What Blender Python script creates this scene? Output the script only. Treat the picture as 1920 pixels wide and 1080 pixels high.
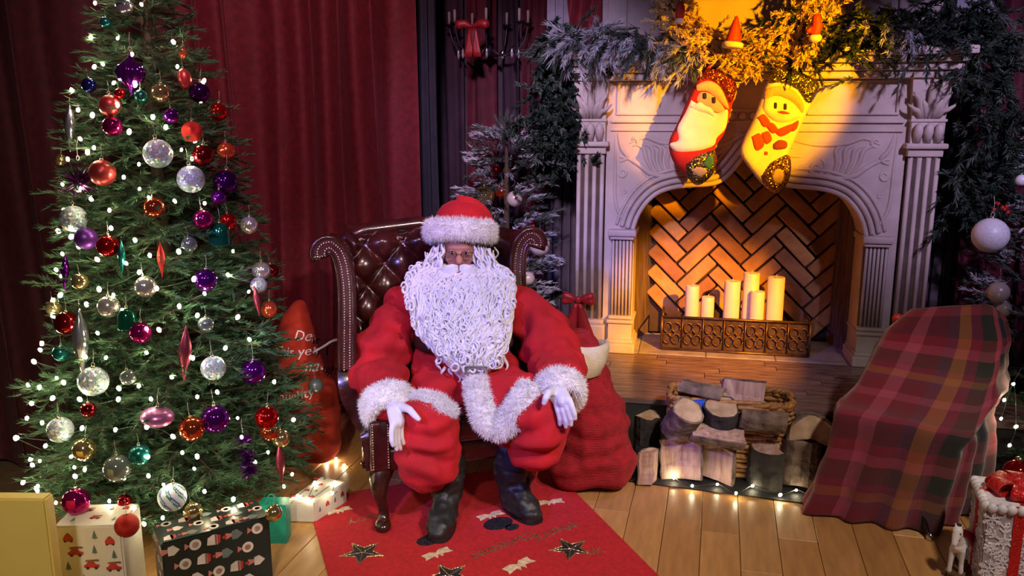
import bpy, bmesh, math, random
import numpy as np
from mathutils import Vector, Matrix, noise, geometry
from mathutils.bvhtree import BVHTree

for _o in list(bpy.data.objects):
    bpy.data.objects.remove(_o)
SC = bpy.context.scene
COL = SC.collection
random.seed(7)
RNG = np.random.default_rng(7)
PI = math.pi

# ------------------------------------------------------------------ camera
F = 1550.0                     # focal length in pixels of a 1920 px wide frame
H = 1.68                       # camera height
TH = math.atan(320 / F)        # pitch down
cd = bpy.data.cameras.new('camera'); cam = bpy.data.objects.new('camera', cd)
COL.objects.link(cam); SC.camera = cam
cam.location = (0, 0, H); cam.rotation_euler = (PI / 2 - TH, 0, 0)
cd.sensor_width = 36; cd.lens = 36 * F / 1920; cd.clip_end = 60

# ------------------------------------------------------------------ world + stage lights and added fill spots
w = bpy.data.worlds.new('world'); SC.world = w; w.use_nodes = True
w.node_tree.nodes['Background'].inputs[0].default_value = (0.42, 0.30, 0.62, 1)
w.node_tree.nodes['Background'].inputs[1].default_value = 0.045
SC.view_settings.view_transform = 'Standard'
SC.view_settings.look = 'None'
SC.view_settings.gamma = 1
SC.view_settings.exposure = 0.0
SC.view_settings.use_curve_mapping = False


def spot(name, loc, tgt, power, color, size, blend=0.5, radius=0.08):
    l = bpy.data.lights.new(name, 'SPOT'); l.energy = power; l.color = color
    l.spot_size = math.radians(size); l.spot_blend = blend; l.shadow_soft_size = radius
    o = bpy.data.objects.new(name, l); COL.objects.link(o); o.location = loc
    o.rotation_euler = (Vector(tgt) - Vector(loc)).to_track_quat('-Z', 'Y').to_euler()
    return o


spot('key_spot', (1.5, .35, 3.2), (-.05, 3.35, .55), 400, (1.0, .82, .74), 36, .7, .10)
spot('floor_fill_spot', (1.9, .9, 3.3), (1.3, 2.8, 0), 290, (1.0, .82, .68), 58, .8, .12)  # added beside the key to brighten the boards at right
spot('blue_spot', (-2.2, 0.2, 2.9), (-0.15, 3.6, 0.75), 560, (.30, .25, 1.0), 26, .6, .08)
spot('lavender_spot_left', (-.3, 1.2, 3.2), (.20, 4.95, 1.45), 520, (.80, .62, .98), 31, .8, .1)
spot('lavender_spot_right', (2.4, 1.2, 3.2), (2.62, 4.55, 1.6), 380, (.80, .60, 1.0), 31, .8, .1)
spot('amber_spot_high', (2.5, 1.1, 2.5), (1.32, 4.70, 1.86), 2000, (1.0, .37, 0.0), 18, .4, .04)
spot('amber_spot_low', (2.3, .9, 2.75), (1.22, 4.66, .62), 3200, (1.0, .36, 0.0), 16.5, .75, .04)
spot('curtain_fill_spot', (-.5, 1.4, 3.3), (-1.1, 4.7, 1.7), 270, (1.0, .5, .58), 58, .9, .1)  # added fill to brighten the red curtain, unseen source
spot('gift_fill_spot', (-.7, -.2, 2.9), (-1.3, 2.5, .3), 270, (1.0, .86, .62), 46, .8, .1)  # added fill from the front to brighten the yellow box and presents

# ------------------------------------------------------------------ pixel <-> place
CT, ST = math.cos(TH), math.sin(TH)


def ray(px, py):
    a = (px - 960) / F; b = (540 - py) / F
    return Vector((a, CT + ST * b, -ST + CT * b))


def P(px, py, Y):
    d = ray(px, py); t = Y / d.y
    return Vector((d.x * t, Y, H + d.z * t))


def G(px, py, z=0.0):
    d = ray(px, py); t = (z - H) / d.z
    return Vector((d.x * t, d.y * t, z))


def pxm(Y):                    # pixels per metre near depth Y
    return F / (Y * 1.0)


# ------------------------------------------------------------------ materials
MATS = {}


def nd(nt, t, **kw):
    n = nt.nodes.new(t)
    for k, v in kw.items():
        setattr(n, k, v)
    return n


def M(name, col, rough=0.6, metal=0.0, var=0.18, vscale=14.0, bump=0.0, bscale=120.0, sheen=0.0,
      coat=0.0, emit=None, estr=0.0, trans=0.0, col2=None, stretch=(1, 1, 1), spec=0.5, alpha=1.0, sss=0.0, detail=4):
    if name in MATS:
        return MATS[name]
    m = bpy.data.materials.new(name); m.use_nodes = True; nt = m.node_tree
    b = nt.nodes['Principled BSDF']; L = nt.links.new
    b.inputs['Roughness'].default_value = rough; b.inputs['Metallic'].default_value = metal
    b.inputs['Specular IOR Level'].default_value = spec
    if sheen: b.inputs['Sheen Weight'].default_value = sheen; b.inputs['Sheen Roughness'].default_value = 0.35
    if sheen: b.inputs['Sheen Tint'].default_value = (*[min(1, c * 1.6 + .1) for c in col], 1)
    if coat: b.inputs['Coat Weight'].default_value = coat; b.inputs['Coat Roughness'].default_value = 0.12
    if trans: b.inputs['Transmission Weight'].default_value = trans
    if sss:
        b.inputs['Subsurface Weight'].default_value = sss; b.inputs['Subsurface Scale'].default_value = 0.02
    if alpha < 1: b.inputs['Alpha'].default_value = alpha
    if emit:
        b.inputs['Emission Color'].default_value = (*emit, 1); b.inputs['Emission Strength'].default_value = estr
    tc = nd(nt, 'ShaderNodeTexCoord'); mp = nd(nt, 'ShaderNodeMapping'); mp.inputs['Scale'].default_value = stretch
    L(tc.outputs['Object'], mp.inputs['Vector'])
    nz = nd(nt, 'ShaderNodeTexNoise'); nz.inputs['Scale'].default_value = vscale; nz.inputs['Detail'].default_value = detail
    L(mp.outputs[0], nz.inputs['Vector'])
    cr = nd(nt, 'ShaderNodeValToRGB')
    c2 = col2 or [min(1, c * (1 + var)) for c in col]
    c1 = [c * (1 - var) for c in col] if not col2 else col
    cr.color_ramp.elements[0].color = (*c1, 1); cr.color_ramp.elements[0].position = 0.32
    cr.color_ramp.elements[1].color = (*c2, 1); cr.color_ramp.elements[1].position = 0.68
    L(nz.outputs['Fac'], cr.inputs[0]); L(cr.outputs[0], b.inputs['Base Color'])
    if bump:
        n2 = nd(nt, 'ShaderNodeTexNoise'); n2.inputs['Scale'].default_value = bscale; n2.inputs['Detail'].default_value = 3
        L(mp.outputs[0], n2.inputs['Vector'])
        bp = nd(nt, 'ShaderNodeBump'); bp.inputs['Strength'].default_value = bump; bp.inputs['Distance'].default_value = 0.01
        L(n2.outputs['Fac'], bp.inputs['Height']); L(bp.outputs[0], b.inputs['Normal'])
    MATS[name] = m
    return m


def glitter(name, col, col2, scale=260.0, rough=0.22, metal=0.9):
    """sequin / glitter cloth: facets with their own tint and their own tilt"""
    if name in MATS: return MATS[name]
    m = bpy.data.materials.new(name); m.use_nodes = True; nt = m.node_tree; L = nt.links.new
    b = nt.nodes['Principled BSDF']; b.inputs['Roughness'].default_value = rough; b.inputs['Metallic'].default_value = metal
    tc = nd(nt, 'ShaderNodeTexCoord'); v = nd(nt, 'ShaderNodeTexVoronoi'); v.inputs['Scale'].default_value = scale
    L(tc.outputs['Object'], v.inputs['Vector'])
    sp = nd(nt, 'ShaderNodeSeparateColor'); L(v.outputs['Color'], sp.inputs[0])
    cr = nd(nt, 'ShaderNodeValToRGB'); cr.color_ramp.elements[0].color = (*col, 1); cr.color_ramp.elements[1].color = (*col2, 1)
    L(sp.outputs[0], cr.inputs[0]); L(cr.outputs[0], b.inputs['Base Color'])
    vm = nd(nt, 'ShaderNodeVectorMath', operation='SUBTRACT'); vm.inputs[1].default_value = (.5, .5, .5)
    L(v.outputs['Color'], vm.inputs[0])
    sc = nd(nt, 'ShaderNodeVectorMath', operation='SCALE'); sc.inputs['Scale'].default_value = 0.9; L(vm.outputs[0], sc.inputs[0])
    ge = nd(nt, 'ShaderNodeNewGeometry'); ad = nd(nt, 'ShaderNodeVectorMath', operation='ADD')
    L(ge.outputs['Normal'], ad.inputs[0]); L(sc.outputs[0], ad.inputs[1])
    no = nd(nt, 'ShaderNodeVectorMath', operation='NORMALIZE'); L(ad.outputs[0], no.inputs[0]); L(no.outputs[0], b.inputs['Normal'])
    if name == 'iridescent_glitter':
        mx = nd(nt, 'ShaderNodeMix', data_type='RGBA'); mx.inputs[0].default_value = .5; mx.inputs[7].default_value = (.55, .72, .85, 1)
        L(v.outputs['Color'], mx.inputs[6]); L(mx.outputs[2], b.inputs['Base Color'])
    MATS[name] = m
    return m


# ------------------------------------------------------------------ object helpers
def put(o, parent=None):
    COL.objects.link(o)
    if parent is not None: o.parent = parent
    return o


def tag(o, label=None, cat=None, group=None, kind=None):
    if label: o['label'] = label
    if cat: o['category'] = cat
    if group: o['group'] = group
    if kind: o['kind'] = kind
    return o


WORLD_AT = {}                  # empties keep their world matrix here (no depsgraph needed)


def thing(name, loc, label, cat, group=None, rz=0.0, scale=1.0):
    o = bpy.data.objects.new(name, None); COL.objects.link(o)
    o.location = loc; o.rotation_euler = (0, 0, rz); o.scale = (scale,) * 3
    o.empty_display_size = 0.05
    WORLD_AT[o.name] = Matrix.Translation(loc) @ Matrix.Rotation(rz, 4, 'Z') @ Matrix.Scale(scale, 4)
    return tag(o, label, cat, group)


class MB:
    """collects shapes, builds ONE mesh"""
    def __init__(s): s.v = []; s.f = []; s.mi = []; s.uv = None
    def add(s, vs, fs, mi=0):
        k = len(s.v); s.v += [tuple(p) for p in vs]; s.f += [tuple(i + k for i in f) for f in fs]; s.mi += [mi] * len(fs)
        return s
    def box(s, c, d, R=None, mi=0):
        c = Vector(c); h = [x / 2 for x in d]
        vs = [Vector((x * h[0], y * h[1], z * h[2])) for x in (-1, 1) for y in (-1, 1) for z in (-1, 1)]
        if R is not None: vs = [R @ p for p in vs]
        return s.add([c + p for p in vs], [(0, 1, 3, 2), (4, 6, 7, 5), (0, 4, 5, 1), (2, 3, 7, 6), (0, 2, 6, 4), (1, 5, 7, 3)], mi)
    def rbox(s, c, d, r, R=None, mi=0, seg=2):
        bm = bmesh.new(); bmesh.ops.create_cube(bm, size=1)
        for v in bm.verts: v.co = Vector((v.co.x * d[0], v.co.y * d[1], v.co.z * d[2]))
        bmesh.ops.bevel(bm, geom=bm.edges[:], offset=min(r, min(d) * .49), segments=seg, affect='EDGES', profile=0.6)
        bm.verts.index_update(); c = Vector(c)
        vs = [c + (R @ v.co if R is not None else v.co) for v in bm.verts]
        fs = [[v.index for v in f.verts] for f in bm.faces]; bm.free()
        return s.add(vs, fs, mi)
    def tube(s, pts, rad, n=8, cap=True, mi=0, flat=None):
        pts = [Vector(p) for p in pts]
        if not hasattr(rad, '__len__'): rad = [rad] * len(pts)
        vs = []; fs = []; up = None
        for i, p in enumerate(pts):
            t = (pts[min(i + 1, len(pts) - 1)] - pts[max(i - 1, 0)])
            t = t.normalized() if t.length > 1e-9 else Vector((0, 0, 1))
            if up is None: up = Vector((0, 0, 1)) if abs(t.z) < .9 else Vector((1, 0, 0))
            a = t.cross(up)
            if a.length < 1e-6: a = t.cross(Vector((0, 1, 0)))
            a.normalize(); b = a.cross(t).normalized(); up = b
            for k in range(n):
                an = 2 * PI * k / n
                vs.append(p + a * math.cos(an) * rad[i] + b * math.sin(an) * rad[i])
        for i in range(len(pts) - 1):
            for k in range(n):
                fs.append((i * n + k, i * n + (k + 1) % n, (i + 1) * n + (k + 1) % n, (i + 1) * n + k))
        if cap:
            fs.append(tuple(range(n))[::-1]); fs.append(tuple((len(pts) - 1) * n + k for k in range(n)))
        return s.add(vs, fs, mi)
    def lathe(s, prof, n=20, c=(0, 0, 0), R=None, mi=0, wob=None):
        c = Vector(c); vs = []; fs = []
        for i, (r, z) in enumerate(prof):
            for k in range(n):
                an = 2 * PI * k / n; rr = r * (wob(an, i) if wob else 1)
                p = Vector((rr * math.cos(an), rr * math.sin(an), z)); vs.append(c + (R @ p if R is not None else p))
        for i in range(len(prof) - 1):
            for k in range(n):
                fs.append((i * n + k, i * n + (k + 1) % n, (i + 1) * n + (k + 1) % n, (i + 1) * n + k))
        fs.append(tuple(range(n))[::-1]); fs.append(tuple((len(prof) - 1) * n + k for k in range(n)))
        return s.add(vs, fs, mi)
    def ell(s, c, r, n=12, mi=0, R=None):
        if not hasattr(r, '__len__'): r = (r, r, r)
        c = Vector(c); m = n // 2 + 1; vs = []; fs = []
        for i in range(m + 1):
            ph = PI * i / m
            for k in range(n):
                an = 2 * PI * k / n
                p = Vector((r[0] * math.sin(ph) * math.cos(an), r[1] * math.sin(ph) * math.sin(an), r[2] * math.cos(ph)))
                vs.append(c + (R @ p if R is not None else p))
        for i in range(m):
            for k in range(n):
                fs.append((i * n + k, (i + 1) * n + k, (i + 1) * n + (k + 1) % n, i * n + (k + 1) % n))
        return s.add(vs, fs, mi)
    def prism(s, poly, d, mi=0):
        """poly: ordered 3D points, d: extrusion vector"""
        n = len(poly); d = Vector(d); vs = [Vector(p) for p in poly]; vs += [p + d for p in vs]
        fs = [tuple(range(n)), tuple(range(n, 2 * n))[::-1]] + [(i, i + n, (i + 1) % n + n, (i + 1) % n) for i in range(n)]
        return s.add(vs, fs, mi)
    def grid(s, fn, nu, nv, mi=0, closed=False):
        vs = [fn(i / nu, j / nv) for j in range(nv + 1) for i in range(nu + 1)]
        k = nu + 1
        fs = [(j * k + i, j * k + i + 1, (j + 1) * k + i + 1, (j + 1) * k + i) for j in range(nv) for i in range(nu)]
        return s.add(vs, fs, mi)
    def mesh(s, name, mats, smooth=False, off=None):
        me = bpy.data.meshes.new(name)
        v = s.v if off is None else [tuple(off @ Vector(p)) for p in s.v]
        me.from_pydata(v, [], s.f)
        for m in (mats if isinstance(mats, (list, tuple)) else [mats]): me.materials.append(m)
        if any(s.mi): me.polygons.foreach_set('material_index', s.mi)
        bm = bmesh.new(); bm.from_mesh(me); bmesh.ops.recalc_face_normals(bm, faces=bm.faces); bm.to_mesh(me); bm.free()
        if smooth: me.polygons.foreach_set('use_smooth', [True] * len(me.polygons))
        me.update()
        return me
    def build(s, name, mats, parent=None, smooth=False, local=False, origin=None):
        """vertices are world coordinates unless local=True"""
        off = None
        if parent is not None and not local: off = WORLD_AT[parent.name].inverted() if parent.name in WORLD_AT else None
        if parent is None and origin is not None: off = Matrix.Translation(-Vector(origin))
        o = bpy.data.objects.new(name, s.mesh(name, mats, smooth, off))
        put(o, parent)
        if parent is None and origin is not None: o.location = origin
        if parent is None: WORLD_AT[o.name] = Matrix.Translation(o.location)
        else: WORLD_AT[o.name] = WORLD_AT.get(parent.name, Matrix()) if not local else Matrix()
        return o


def sub_smooth(o, angle=40):
    o.data.polygons.foreach_set('use_smooth', [True] * len(o.data.polygons))
    o.data.set_sharp_from_angle(angle=math.radians(angle))
    return o


def np_mesh(name, V, Fc, mat, parent=None, off=None, smooth=False):
    """fast mesh from numpy: V (n,3), Fc (m,k)"""
    me = bpy.data.meshes.new(name); k = Fc.shape[1]
    if off is not None:
        A = np.array(off); V = V @ A[:3, :3].T + A[:3, 3]
    me.vertices.add(len(V)); me.vertices.foreach_set('co', np.ascontiguousarray(V, dtype=np.float32).ravel())
    me.loops.add(Fc.size); me.loops.foreach_set('vertex_index', np.ascontiguousarray(Fc, dtype=np.int32).ravel())
    me.polygons.add(len(Fc)); me.polygons.foreach_set('loop_start', np.arange(0, Fc.size, k, dtype=np.int32))
    me.polygons.foreach_set('loop_total', np.full(len(Fc), k, dtype=np.int32))
    me.update(calc_edges=True); me.validate()
    for m in (mat if isinstance(mat, (list, tuple)) else [mat]): me.materials.append(m)
    o = bpy.data.objects.new(name, me)
    return put(o, parent)


def inv(parent): return WORLD_AT[parent.name].inverted() if parent is not None and parent.name in WORLD_AT else None


def blobs(name, chains, mat, parent=None, voxel=0.012, smooth=6, post=None, ells=(), origin=None):
    """union of sphere-swept chains and ellipsoids grown into ONE continuous skin.
    chains: lists of (point, radius); ells: (centre, (rx,ry,rz)[, R])"""
    mb = MB()
    for ch in chains:
        for (p0, r0), (p1, r1) in zip(ch, ch[1:]):
            p0 = Vector(p0); p1 = Vector(p1); L = (p1 - p0).length
            n = max(2, int(L / (min(r0, r1) * .35)) + 1)
            for i in range(n + 1):
                t = i / n; mb.ell(p0.lerp(p1, t), r0 + (r1 - r0) * t, 10)
    for e in ells: mb.ell(e[0], e[1], 16, R=e[2] if len(e) > 2 else None)
    me = mb.mesh(name, mat); o = bpy.data.objects.new(name, me); COL.objects.link(o)
    rm = o.modifiers.new('r', 'REMESH'); rm.mode = 'VOXEL'; rm.voxel_size = voxel; rm.use_smooth_shade = True
    sm = o.modifiers.new('s', 'SMOOTH'); sm.iterations = smooth; sm.factor = 0.5
    dg = bpy.context.evaluated_depsgraph_get(); me2 = bpy.data.meshes.new_from_object(o.evaluated_get(dg))
    bpy.data.objects.remove(o); bpy.data.meshes.remove(me)
    me2.name = name
    if post:
        n = len(me2.vertices); co = np.empty(n * 3, np.float32); no = np.empty(n * 3, np.float32)
        me2.vertices.foreach_get('co', co); me2.vertices.foreach_get('normal', no)
        co = co.reshape(-1, 3); no = no.reshape(-1, 3)
        me2.vertices.foreach_set('co', post(co, no).astype(np.float32).ravel())
    me2.polygons.foreach_set('use_smooth', [True] * len(me2.polygons))
    off = inv(parent) if parent is not None else (Matrix.Translation(-Vector(origin)) if origin is not None else None)
    if off is not None: me2.transform(off)
    me2.materials.clear(); me2.materials.append(mat); me2.update()
    ob = bpy.data.objects.new(name, me2); put(ob, parent)
    if parent is None:
        if origin is not None: ob.location = origin
        WORLD_AT[ob.name] = Matrix.Translation(origin or (0, 0, 0))
    else: WORLD_AT[ob.name] = WORLD_AT[parent.name]
    return ob


def vnoise(co, scale, seed=0.0, ax=(1, 1, 1)):
    return np.array([noise.noise((p[0] * scale * ax[0] + seed, p[1] * scale * ax[1] - seed, p[2] * scale * ax[2] + 2 * seed)) for p in co])


def fur(mesh_o, n, length, width, mat, name, parent, spread=0.7, droop=0.3, pick=None):
    """short fur fibres standing on a mesh (a part too fine to pick apart)"""
    me = mesh_o.data; me.calc_loop_triangles(); T = len(me.loop_triangles)
    tri = np.empty(T * 3, np.int32); me.loop_triangles.foreach_get('vertices', tri); tri = tri.reshape(-1, 3)
    co = np.empty(len(me.vertices) * 3, np.float32); me.vertices.foreach_get('co', co); co = co.reshape(-1, 3)
    a, b, c = co[tri[:, 0]], co[tri[:, 1]], co[tri[:, 2]]
    cr = np.cross(b - a, c - a); ar = np.linalg.norm(cr, axis=1) + 1e-12; nr = cr / ar[:, None]
    ix = RNG.choice(T, n, p=ar / ar.sum()); r1 = np.sqrt(RNG.random(n)); r2 = RNG.random(n)
    p = a[ix] * (1 - r1)[:, None] + b[ix] * (r1 * (1 - r2))[:, None] + c[ix] * (r1 * r2)[:, None]
    d = nr[ix] + RNG.normal(0, spread, (n, 3)); d[:, 2] -= droop; d /= np.linalg.norm(d, axis=1)[:, None]
    l = length * RNG.uniform(.5, 1.2, n)[:, None]
    s = np.cross(d, RNG.normal(0, 1, (n, 3))); s /= np.linalg.norm(s, axis=1)[:, None] + 1e-9
    V = np.stack([p - s * width / 2 - d * .004, p + s * width / 2 - d * .004, p + d * l], 1).reshape(-1, 3)
    Fc = np.arange(3 * n).reshape(-1, 3)
    o = np_mesh(name, V, Fc, mat, parent); o['kind'] = 'stuff'
    return o


def sprays(name, bases, dirs, lens, mat, parent, n_needles=60, nlen=0.035, nwid=0.0028, flat=0.6, ang=0.9, stem=True, stemmat=None, kind='stuff', jit=.25):
    """needle sprays: each spray is a twig with needles along it; one joined mesh"""
    bases = np.array([tuple(b) for b in bases], float); dirs = np.array([tuple(d) for d in dirs], float)
    dirs /= np.linalg.norm(dirs, axis=1)[:, None]; lens = np.array(lens, float); S = len(bases)
    t = RNG.uniform(0.02, 1, (S, n_needles)); phi = RNG.uniform(0, 2 * PI, (S, n_needles))
    ref = np.tile([[0.0, 0.0, 1.0]], (S, 1)); ref[np.abs(dirs[:, 2]) > .92] = [1, 0, 0]
    a = np.cross(dirs, ref); a /= np.linalg.norm(a, axis=1)[:, None]; b = np.cross(a, dirs)
    rad = a[:, None, :] * np.cos(phi)[..., None] + b[:, None, :] * (np.sin(phi) * flat)[..., None]
    an = ang * RNG.uniform(.55, 1.15, (S, n_needles)) * (1 - .45 * t)
    nd_ = dirs[:, None, :] * np.cos(an)[..., None] + rad * np.sin(an)[..., None] + RNG.normal(0, jit * .4, (S, n_needles, 3))
    nd_ /= np.linalg.norm(nd_, axis=2)[..., None]
    bend = (t ** 2)[..., None] * np.array([0, 0, -0.12]) * lens[:, None, None]
    p = bases[:, None, :] + dirs[:, None, :] * (t * lens[:, None])[..., None] + bend
    L = (nlen * RNG.uniform(.6, 1.15, (S, n_needles)))[..., None]
    sd = np.cross(nd_, RNG.normal(0, 1, nd_.shape)); sd /= np.linalg.norm(sd, axis=2)[..., None] + 1e-9
    V = np.stack([p - sd * nwid / 2, p + sd * nwid / 2, p + nd_ * L * .6 + sd * nwid * .45, p + nd_ * L], 2).reshape(-1, 3)
    N = S * n_needles; q = np.arange(N)[:, None] * 4
    Fc = np.concatenate([q + np.array([[0, 1, 2]]), q + np.array([[0, 2, 3]])])
    o = np_mesh(name, V, Fc, mat, parent, inv(parent))
    if kind: o['kind'] = kind
    if stem:
        mb = MB()
        for i in range(S):
            bb = Vector(bases[i]); dd = Vector(dirs[i]) * lens[i]
            mb.tube([bb, bb + dd * .5 + Vector((0, 0, -.03 * lens[i])), bb + dd + Vector((0, 0, -.12 * lens[i]))], [.003, .0025, .0012], 3, cap=False)
        so = mb.build('twig', stemmat or M('twig_brown', (.05, .035, .02), .9), parent); so['kind'] = 'stuff'
    return o


def puffy(outline, thick, fn, step=0.012, edge=0.03, round_back=True):
    """pillow-like solid over a 2D outline [(x,y)]; fn(x, y, d) -> 3D point. Returns MB"""
    pts = [Vector(p) for p in outline]; n = len(pts)
    xs = [p.x for p in pts]; ys = [p.y for p in pts]
    # resample the outline
    ring = []
    for i in range(n):
        a, b = pts[i], pts[(i + 1) % n]; k = max(1, int((b - a).length / step))
        ring += [a.lerp(b, j / k) for j in range(k)]
    def inside(x, y):
        c = False
        for i in range(n):
            a, b = pts[i], pts[i - 1]
            if (a.y > y) != (b.y > y) and x < (b.x - a.x) * (y - a.y) / (b.y - a.y) + a.x: c = not c
        return c
    def dist(x, y):
        m = 9
        for i in range(n):
            a, b = pts[i], pts[(i + 1) % n]; ab = b - a; q = Vector((x, y)) - a
            t = max(0, min(1, q.dot(ab) / (ab.length_squared + 1e-12))); m = min(m, (q - ab * t).length)
        return m
    P2 = [p.copy() for p in ring]; D = [0.0] * len(ring)
    x = min(xs)
    j = 0
    while x < max(xs):
        y = min(ys) + (step / 2 if j % 2 else 0); j += 1
        while y < max(ys):
            if inside(x, y):
                d = dist(x, y)
                if d > step * .5: P2.append(Vector((x, y))); D.append(d)
            y += step
        x += step * .87
    R = len(ring)
    r = geometry.delaunay_2d_cdt(P2, [], [list(range(R))], 1, 1e-6)
    vo, fo, orig = r[0], r[2], r[3]
    Dm = [D[o[0]] if o else 0.0 for o in orig]
    pr = [thick * math.sqrt(max(0, 1 - (1 - min(1, d / edge)) ** 2)) for d in Dm]
    mb = MB(); k = len(vo)
    front = [fn(p.x, p.y, -q) for p, q in zip(vo, pr)]; back = [fn(p.x, p.y, q if round_back else 0.0) for p, q in zip(vo, pr)]
    mb.v = [tuple(p) for p in front + back]
    mb.f = [tuple(f) for f in fo] + [tuple(i + k for i in f[::-1]) for f in fo]; mb.mi = [0] * len(mb.f)
    return mb


def text_mesh(body, size, ext=0.0006, res=2):
    c = bpy.data.curves.new('lettering', 'FONT'); c.body = body; c.size = size; c.extrude = ext; c.resolution_u = res
    c.align_x = 'CENTER'; c.align_y = 'CENTER'
    o = bpy.data.objects.new('lettering', c); COL.objects.link(o)
    dg = bpy.context.evaluated_depsgraph_get(); me = bpy.data.meshes.new_from_object(o.evaluated_get(dg))
    bpy.data.objects.remove(o); bpy.data.curves.remove(c)
    return me


def catmull(pts, n=8):
    pts = [Vector(p) for p in pts]; out = []
    for i in range(len(pts) - 1):
        p0 = pts[max(i - 1, 0)]; p1 = pts[i]; p2 = pts[i + 1]; p3 = pts[min(i + 2, len(pts) - 1)]
        for k in range(n):
            t = k / n
            out.append(.5 * ((2 * p1) + (p2 - p0) * t + (2 * p0 - 5 * p1 + 4 * p2 - p3) * t * t + (3 * p1 - p0 - 3 * p2 + p3) * t ** 3))
    out.append(pts[-1]); return out


def shared(name, mesh, parent, loc=(0, 0, 0), rot=(0, 0, 0), sc=(1, 1, 1)):
    o = bpy.data.objects.new(name, mesh); put(o, parent); o.location = loc; o.rotation_euler = rot
    o.scale = sc if hasattr(sc, '__len__') else (sc,) * 3
    return o
# ================================================================== setting
ZH = 0.27                                   # hearth height
PL, PR = G(1140, 655, ZH), G(1620, 682, ZH)
FA = math.atan2(PR.y - PL.y, PR.x - PL.x)   # the chimney wall is turned a little
FU = Vector((math.cos(FA), math.sin(FA), 0)); FV = Vector((-math.sin(FA), math.cos(FA), 0))
FO = (PL + PR) / 2; FO.z = 0
FO = FO + FU * 0.04


def fw(u, v, z): return FO + FU * u + FV * v + Vector((0, 0, z))


def fuz(px, py, v=0.0):
    d = ray(px, py); t = (v + FO.dot(FV)) / d.dot(FV)
    q = d * t - FO
    return q.dot(FU), H + d.z * t


RF = Matrix.Rotation(FA, 3, 'Z')
# ---- floor: base slab and single boards
plank_mats = []
for i, c in enumerate([(.42, .215, .075), (.47, .25, .09), (.37, .18, .06), (.54, .31, .13), (.44, .225, .075)]):
    plank_mats.append(M(f'oak_board_{i}', c, .38, var=.16, vscale=5, bump=.06, bscale=30, stretch=(6, 1, 1), spec=.4))
floor = MB().box((0.2, 3.2, -0.03), (7.5, 6.4, .04)).build('floor', M('subfloor', (.12, .07, .035), .8)); tag(floor, kind='structure')
PA = math.radians(14.0); pd = Vector((math.sin(PA), math.cos(PA), 0)); pn = Vector((pd.y, -pd.x, 0))
plank_mesh = {}
RP = Matrix.Rotation(-PA, 4, 'Z')
PW = 0.1535
a0 = G(1310, 1080).dot(pn)
Lg = [0.55, .8, 1.1]
for li, L in enumerate(Lg):
    for mi, m in enumerate(plank_mats):
        mb = MB(); mb.rbox((0, 0, 0), (PW - .0022, L - .002, .016), .0018, seg=1); plank_mesh[(li, mi)] = mb.mesh('floor_board', m)
for k in range(-19, 15):
    off = a0 + (k + .5) * PW
    s = 1.75 + random.random() * .5
    while s < 5.3:
        li = random.choice([0, 1, 1, 2, 2]); L = Lg[li]; c = pn * off + pd * (s + L / 2)
        s += L
        if not (-2.4 < c.x < 2.35 and 2.0 < c.y < 4.9): continue
        o = shared('floor_board', plank_mesh[(li, random.choice([0, 0, 1, 1, 2, 4, 3]))], floor, (c.x, c.y, -.009 + random.uniform(-.0006, .0006)), (0, 0, -PA))
# ---- chimney wall and side walls
wall_m = M('dark_plum_wall', (.055, .035, .055), .85, var=.3, vscale=3)
mb = MB(); mb.box(fw(-1.0, .62, 1.7), (6.6, .1, 3.4), RF)
wb = mb.build('wall_back', wall_m); tag(wb, kind='structure')
wl = MB().box((-3.3, 3.0, 1.7), (.1, 6.0, 3.4)).build('wall_left', wall_m); tag(wl, kind='structure')
wr = MB().box((3.6, 2.6, 1.7), (.1, 5.2, 3.4)).build('wall_right', wall_m); tag(wr, kind='structure')


# ---- curtains
def curtain(name, label, path, z0, z1, mat, wl=.13, amp=.05, seed=1.0, lean=None, group=None, nv=26, cat='curtain', sharp=.35):
    pts = catmull([Vector((*p, 0)) for p in path], 12)
    cum = [0]
    for a, b in zip(pts, pts[1:]): cum.append(cum[-1] + (b - a).length)
    tot = cum[-1]; nu = max(30, int(tot / wl * 16))
    def fn(u, v):
        s = u * tot; i = max(0, min(len(pts) - 2, next((k for k in range(len(cum) - 1) if cum[k + 1] >= s), len(cum) - 2)))
        t = (s - cum[i]) / (cum[i + 1] - cum[i] + 1e-9); p = pts[i].lerp(pts[i + 1], t)
        d = (pts[i + 1] - pts[i]).normalized(); nrm = Vector((d.y, -d.x, 0))
        z = z1 + (z0 - z1) * v
        w_ = s + .045 * noise.noise((s * 4.0, seed, v * 1.1)) * 2 + .05 * noise.noise((s * 1.3, seed + 9, v * .6))
        ph = w_ / wl * 2 * PI
        am = amp * (.55 + .6 * v) * (1 + .6 * noise.noise((s * 2.3, v * .5, seed + 4)))
        off = am * (math.sin(ph) + sharp * math.sin(2 * ph + .8)) + .012 * noise.noise((s * 9, v * 3, seed))
        q = p + nrm * off + d * (.35 * am * math.cos(ph))
        if lean: q = q + Vector(lean) * v * v
        return (q.x, q.y, z)
    mb = MB(); mb.grid(fn, nu, nv)
    o = mb.build(name, mat, smooth=True, origin=(pts[0].x, pts[0].y, z0)); tag(o, label, cat, group)
    return o


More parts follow.
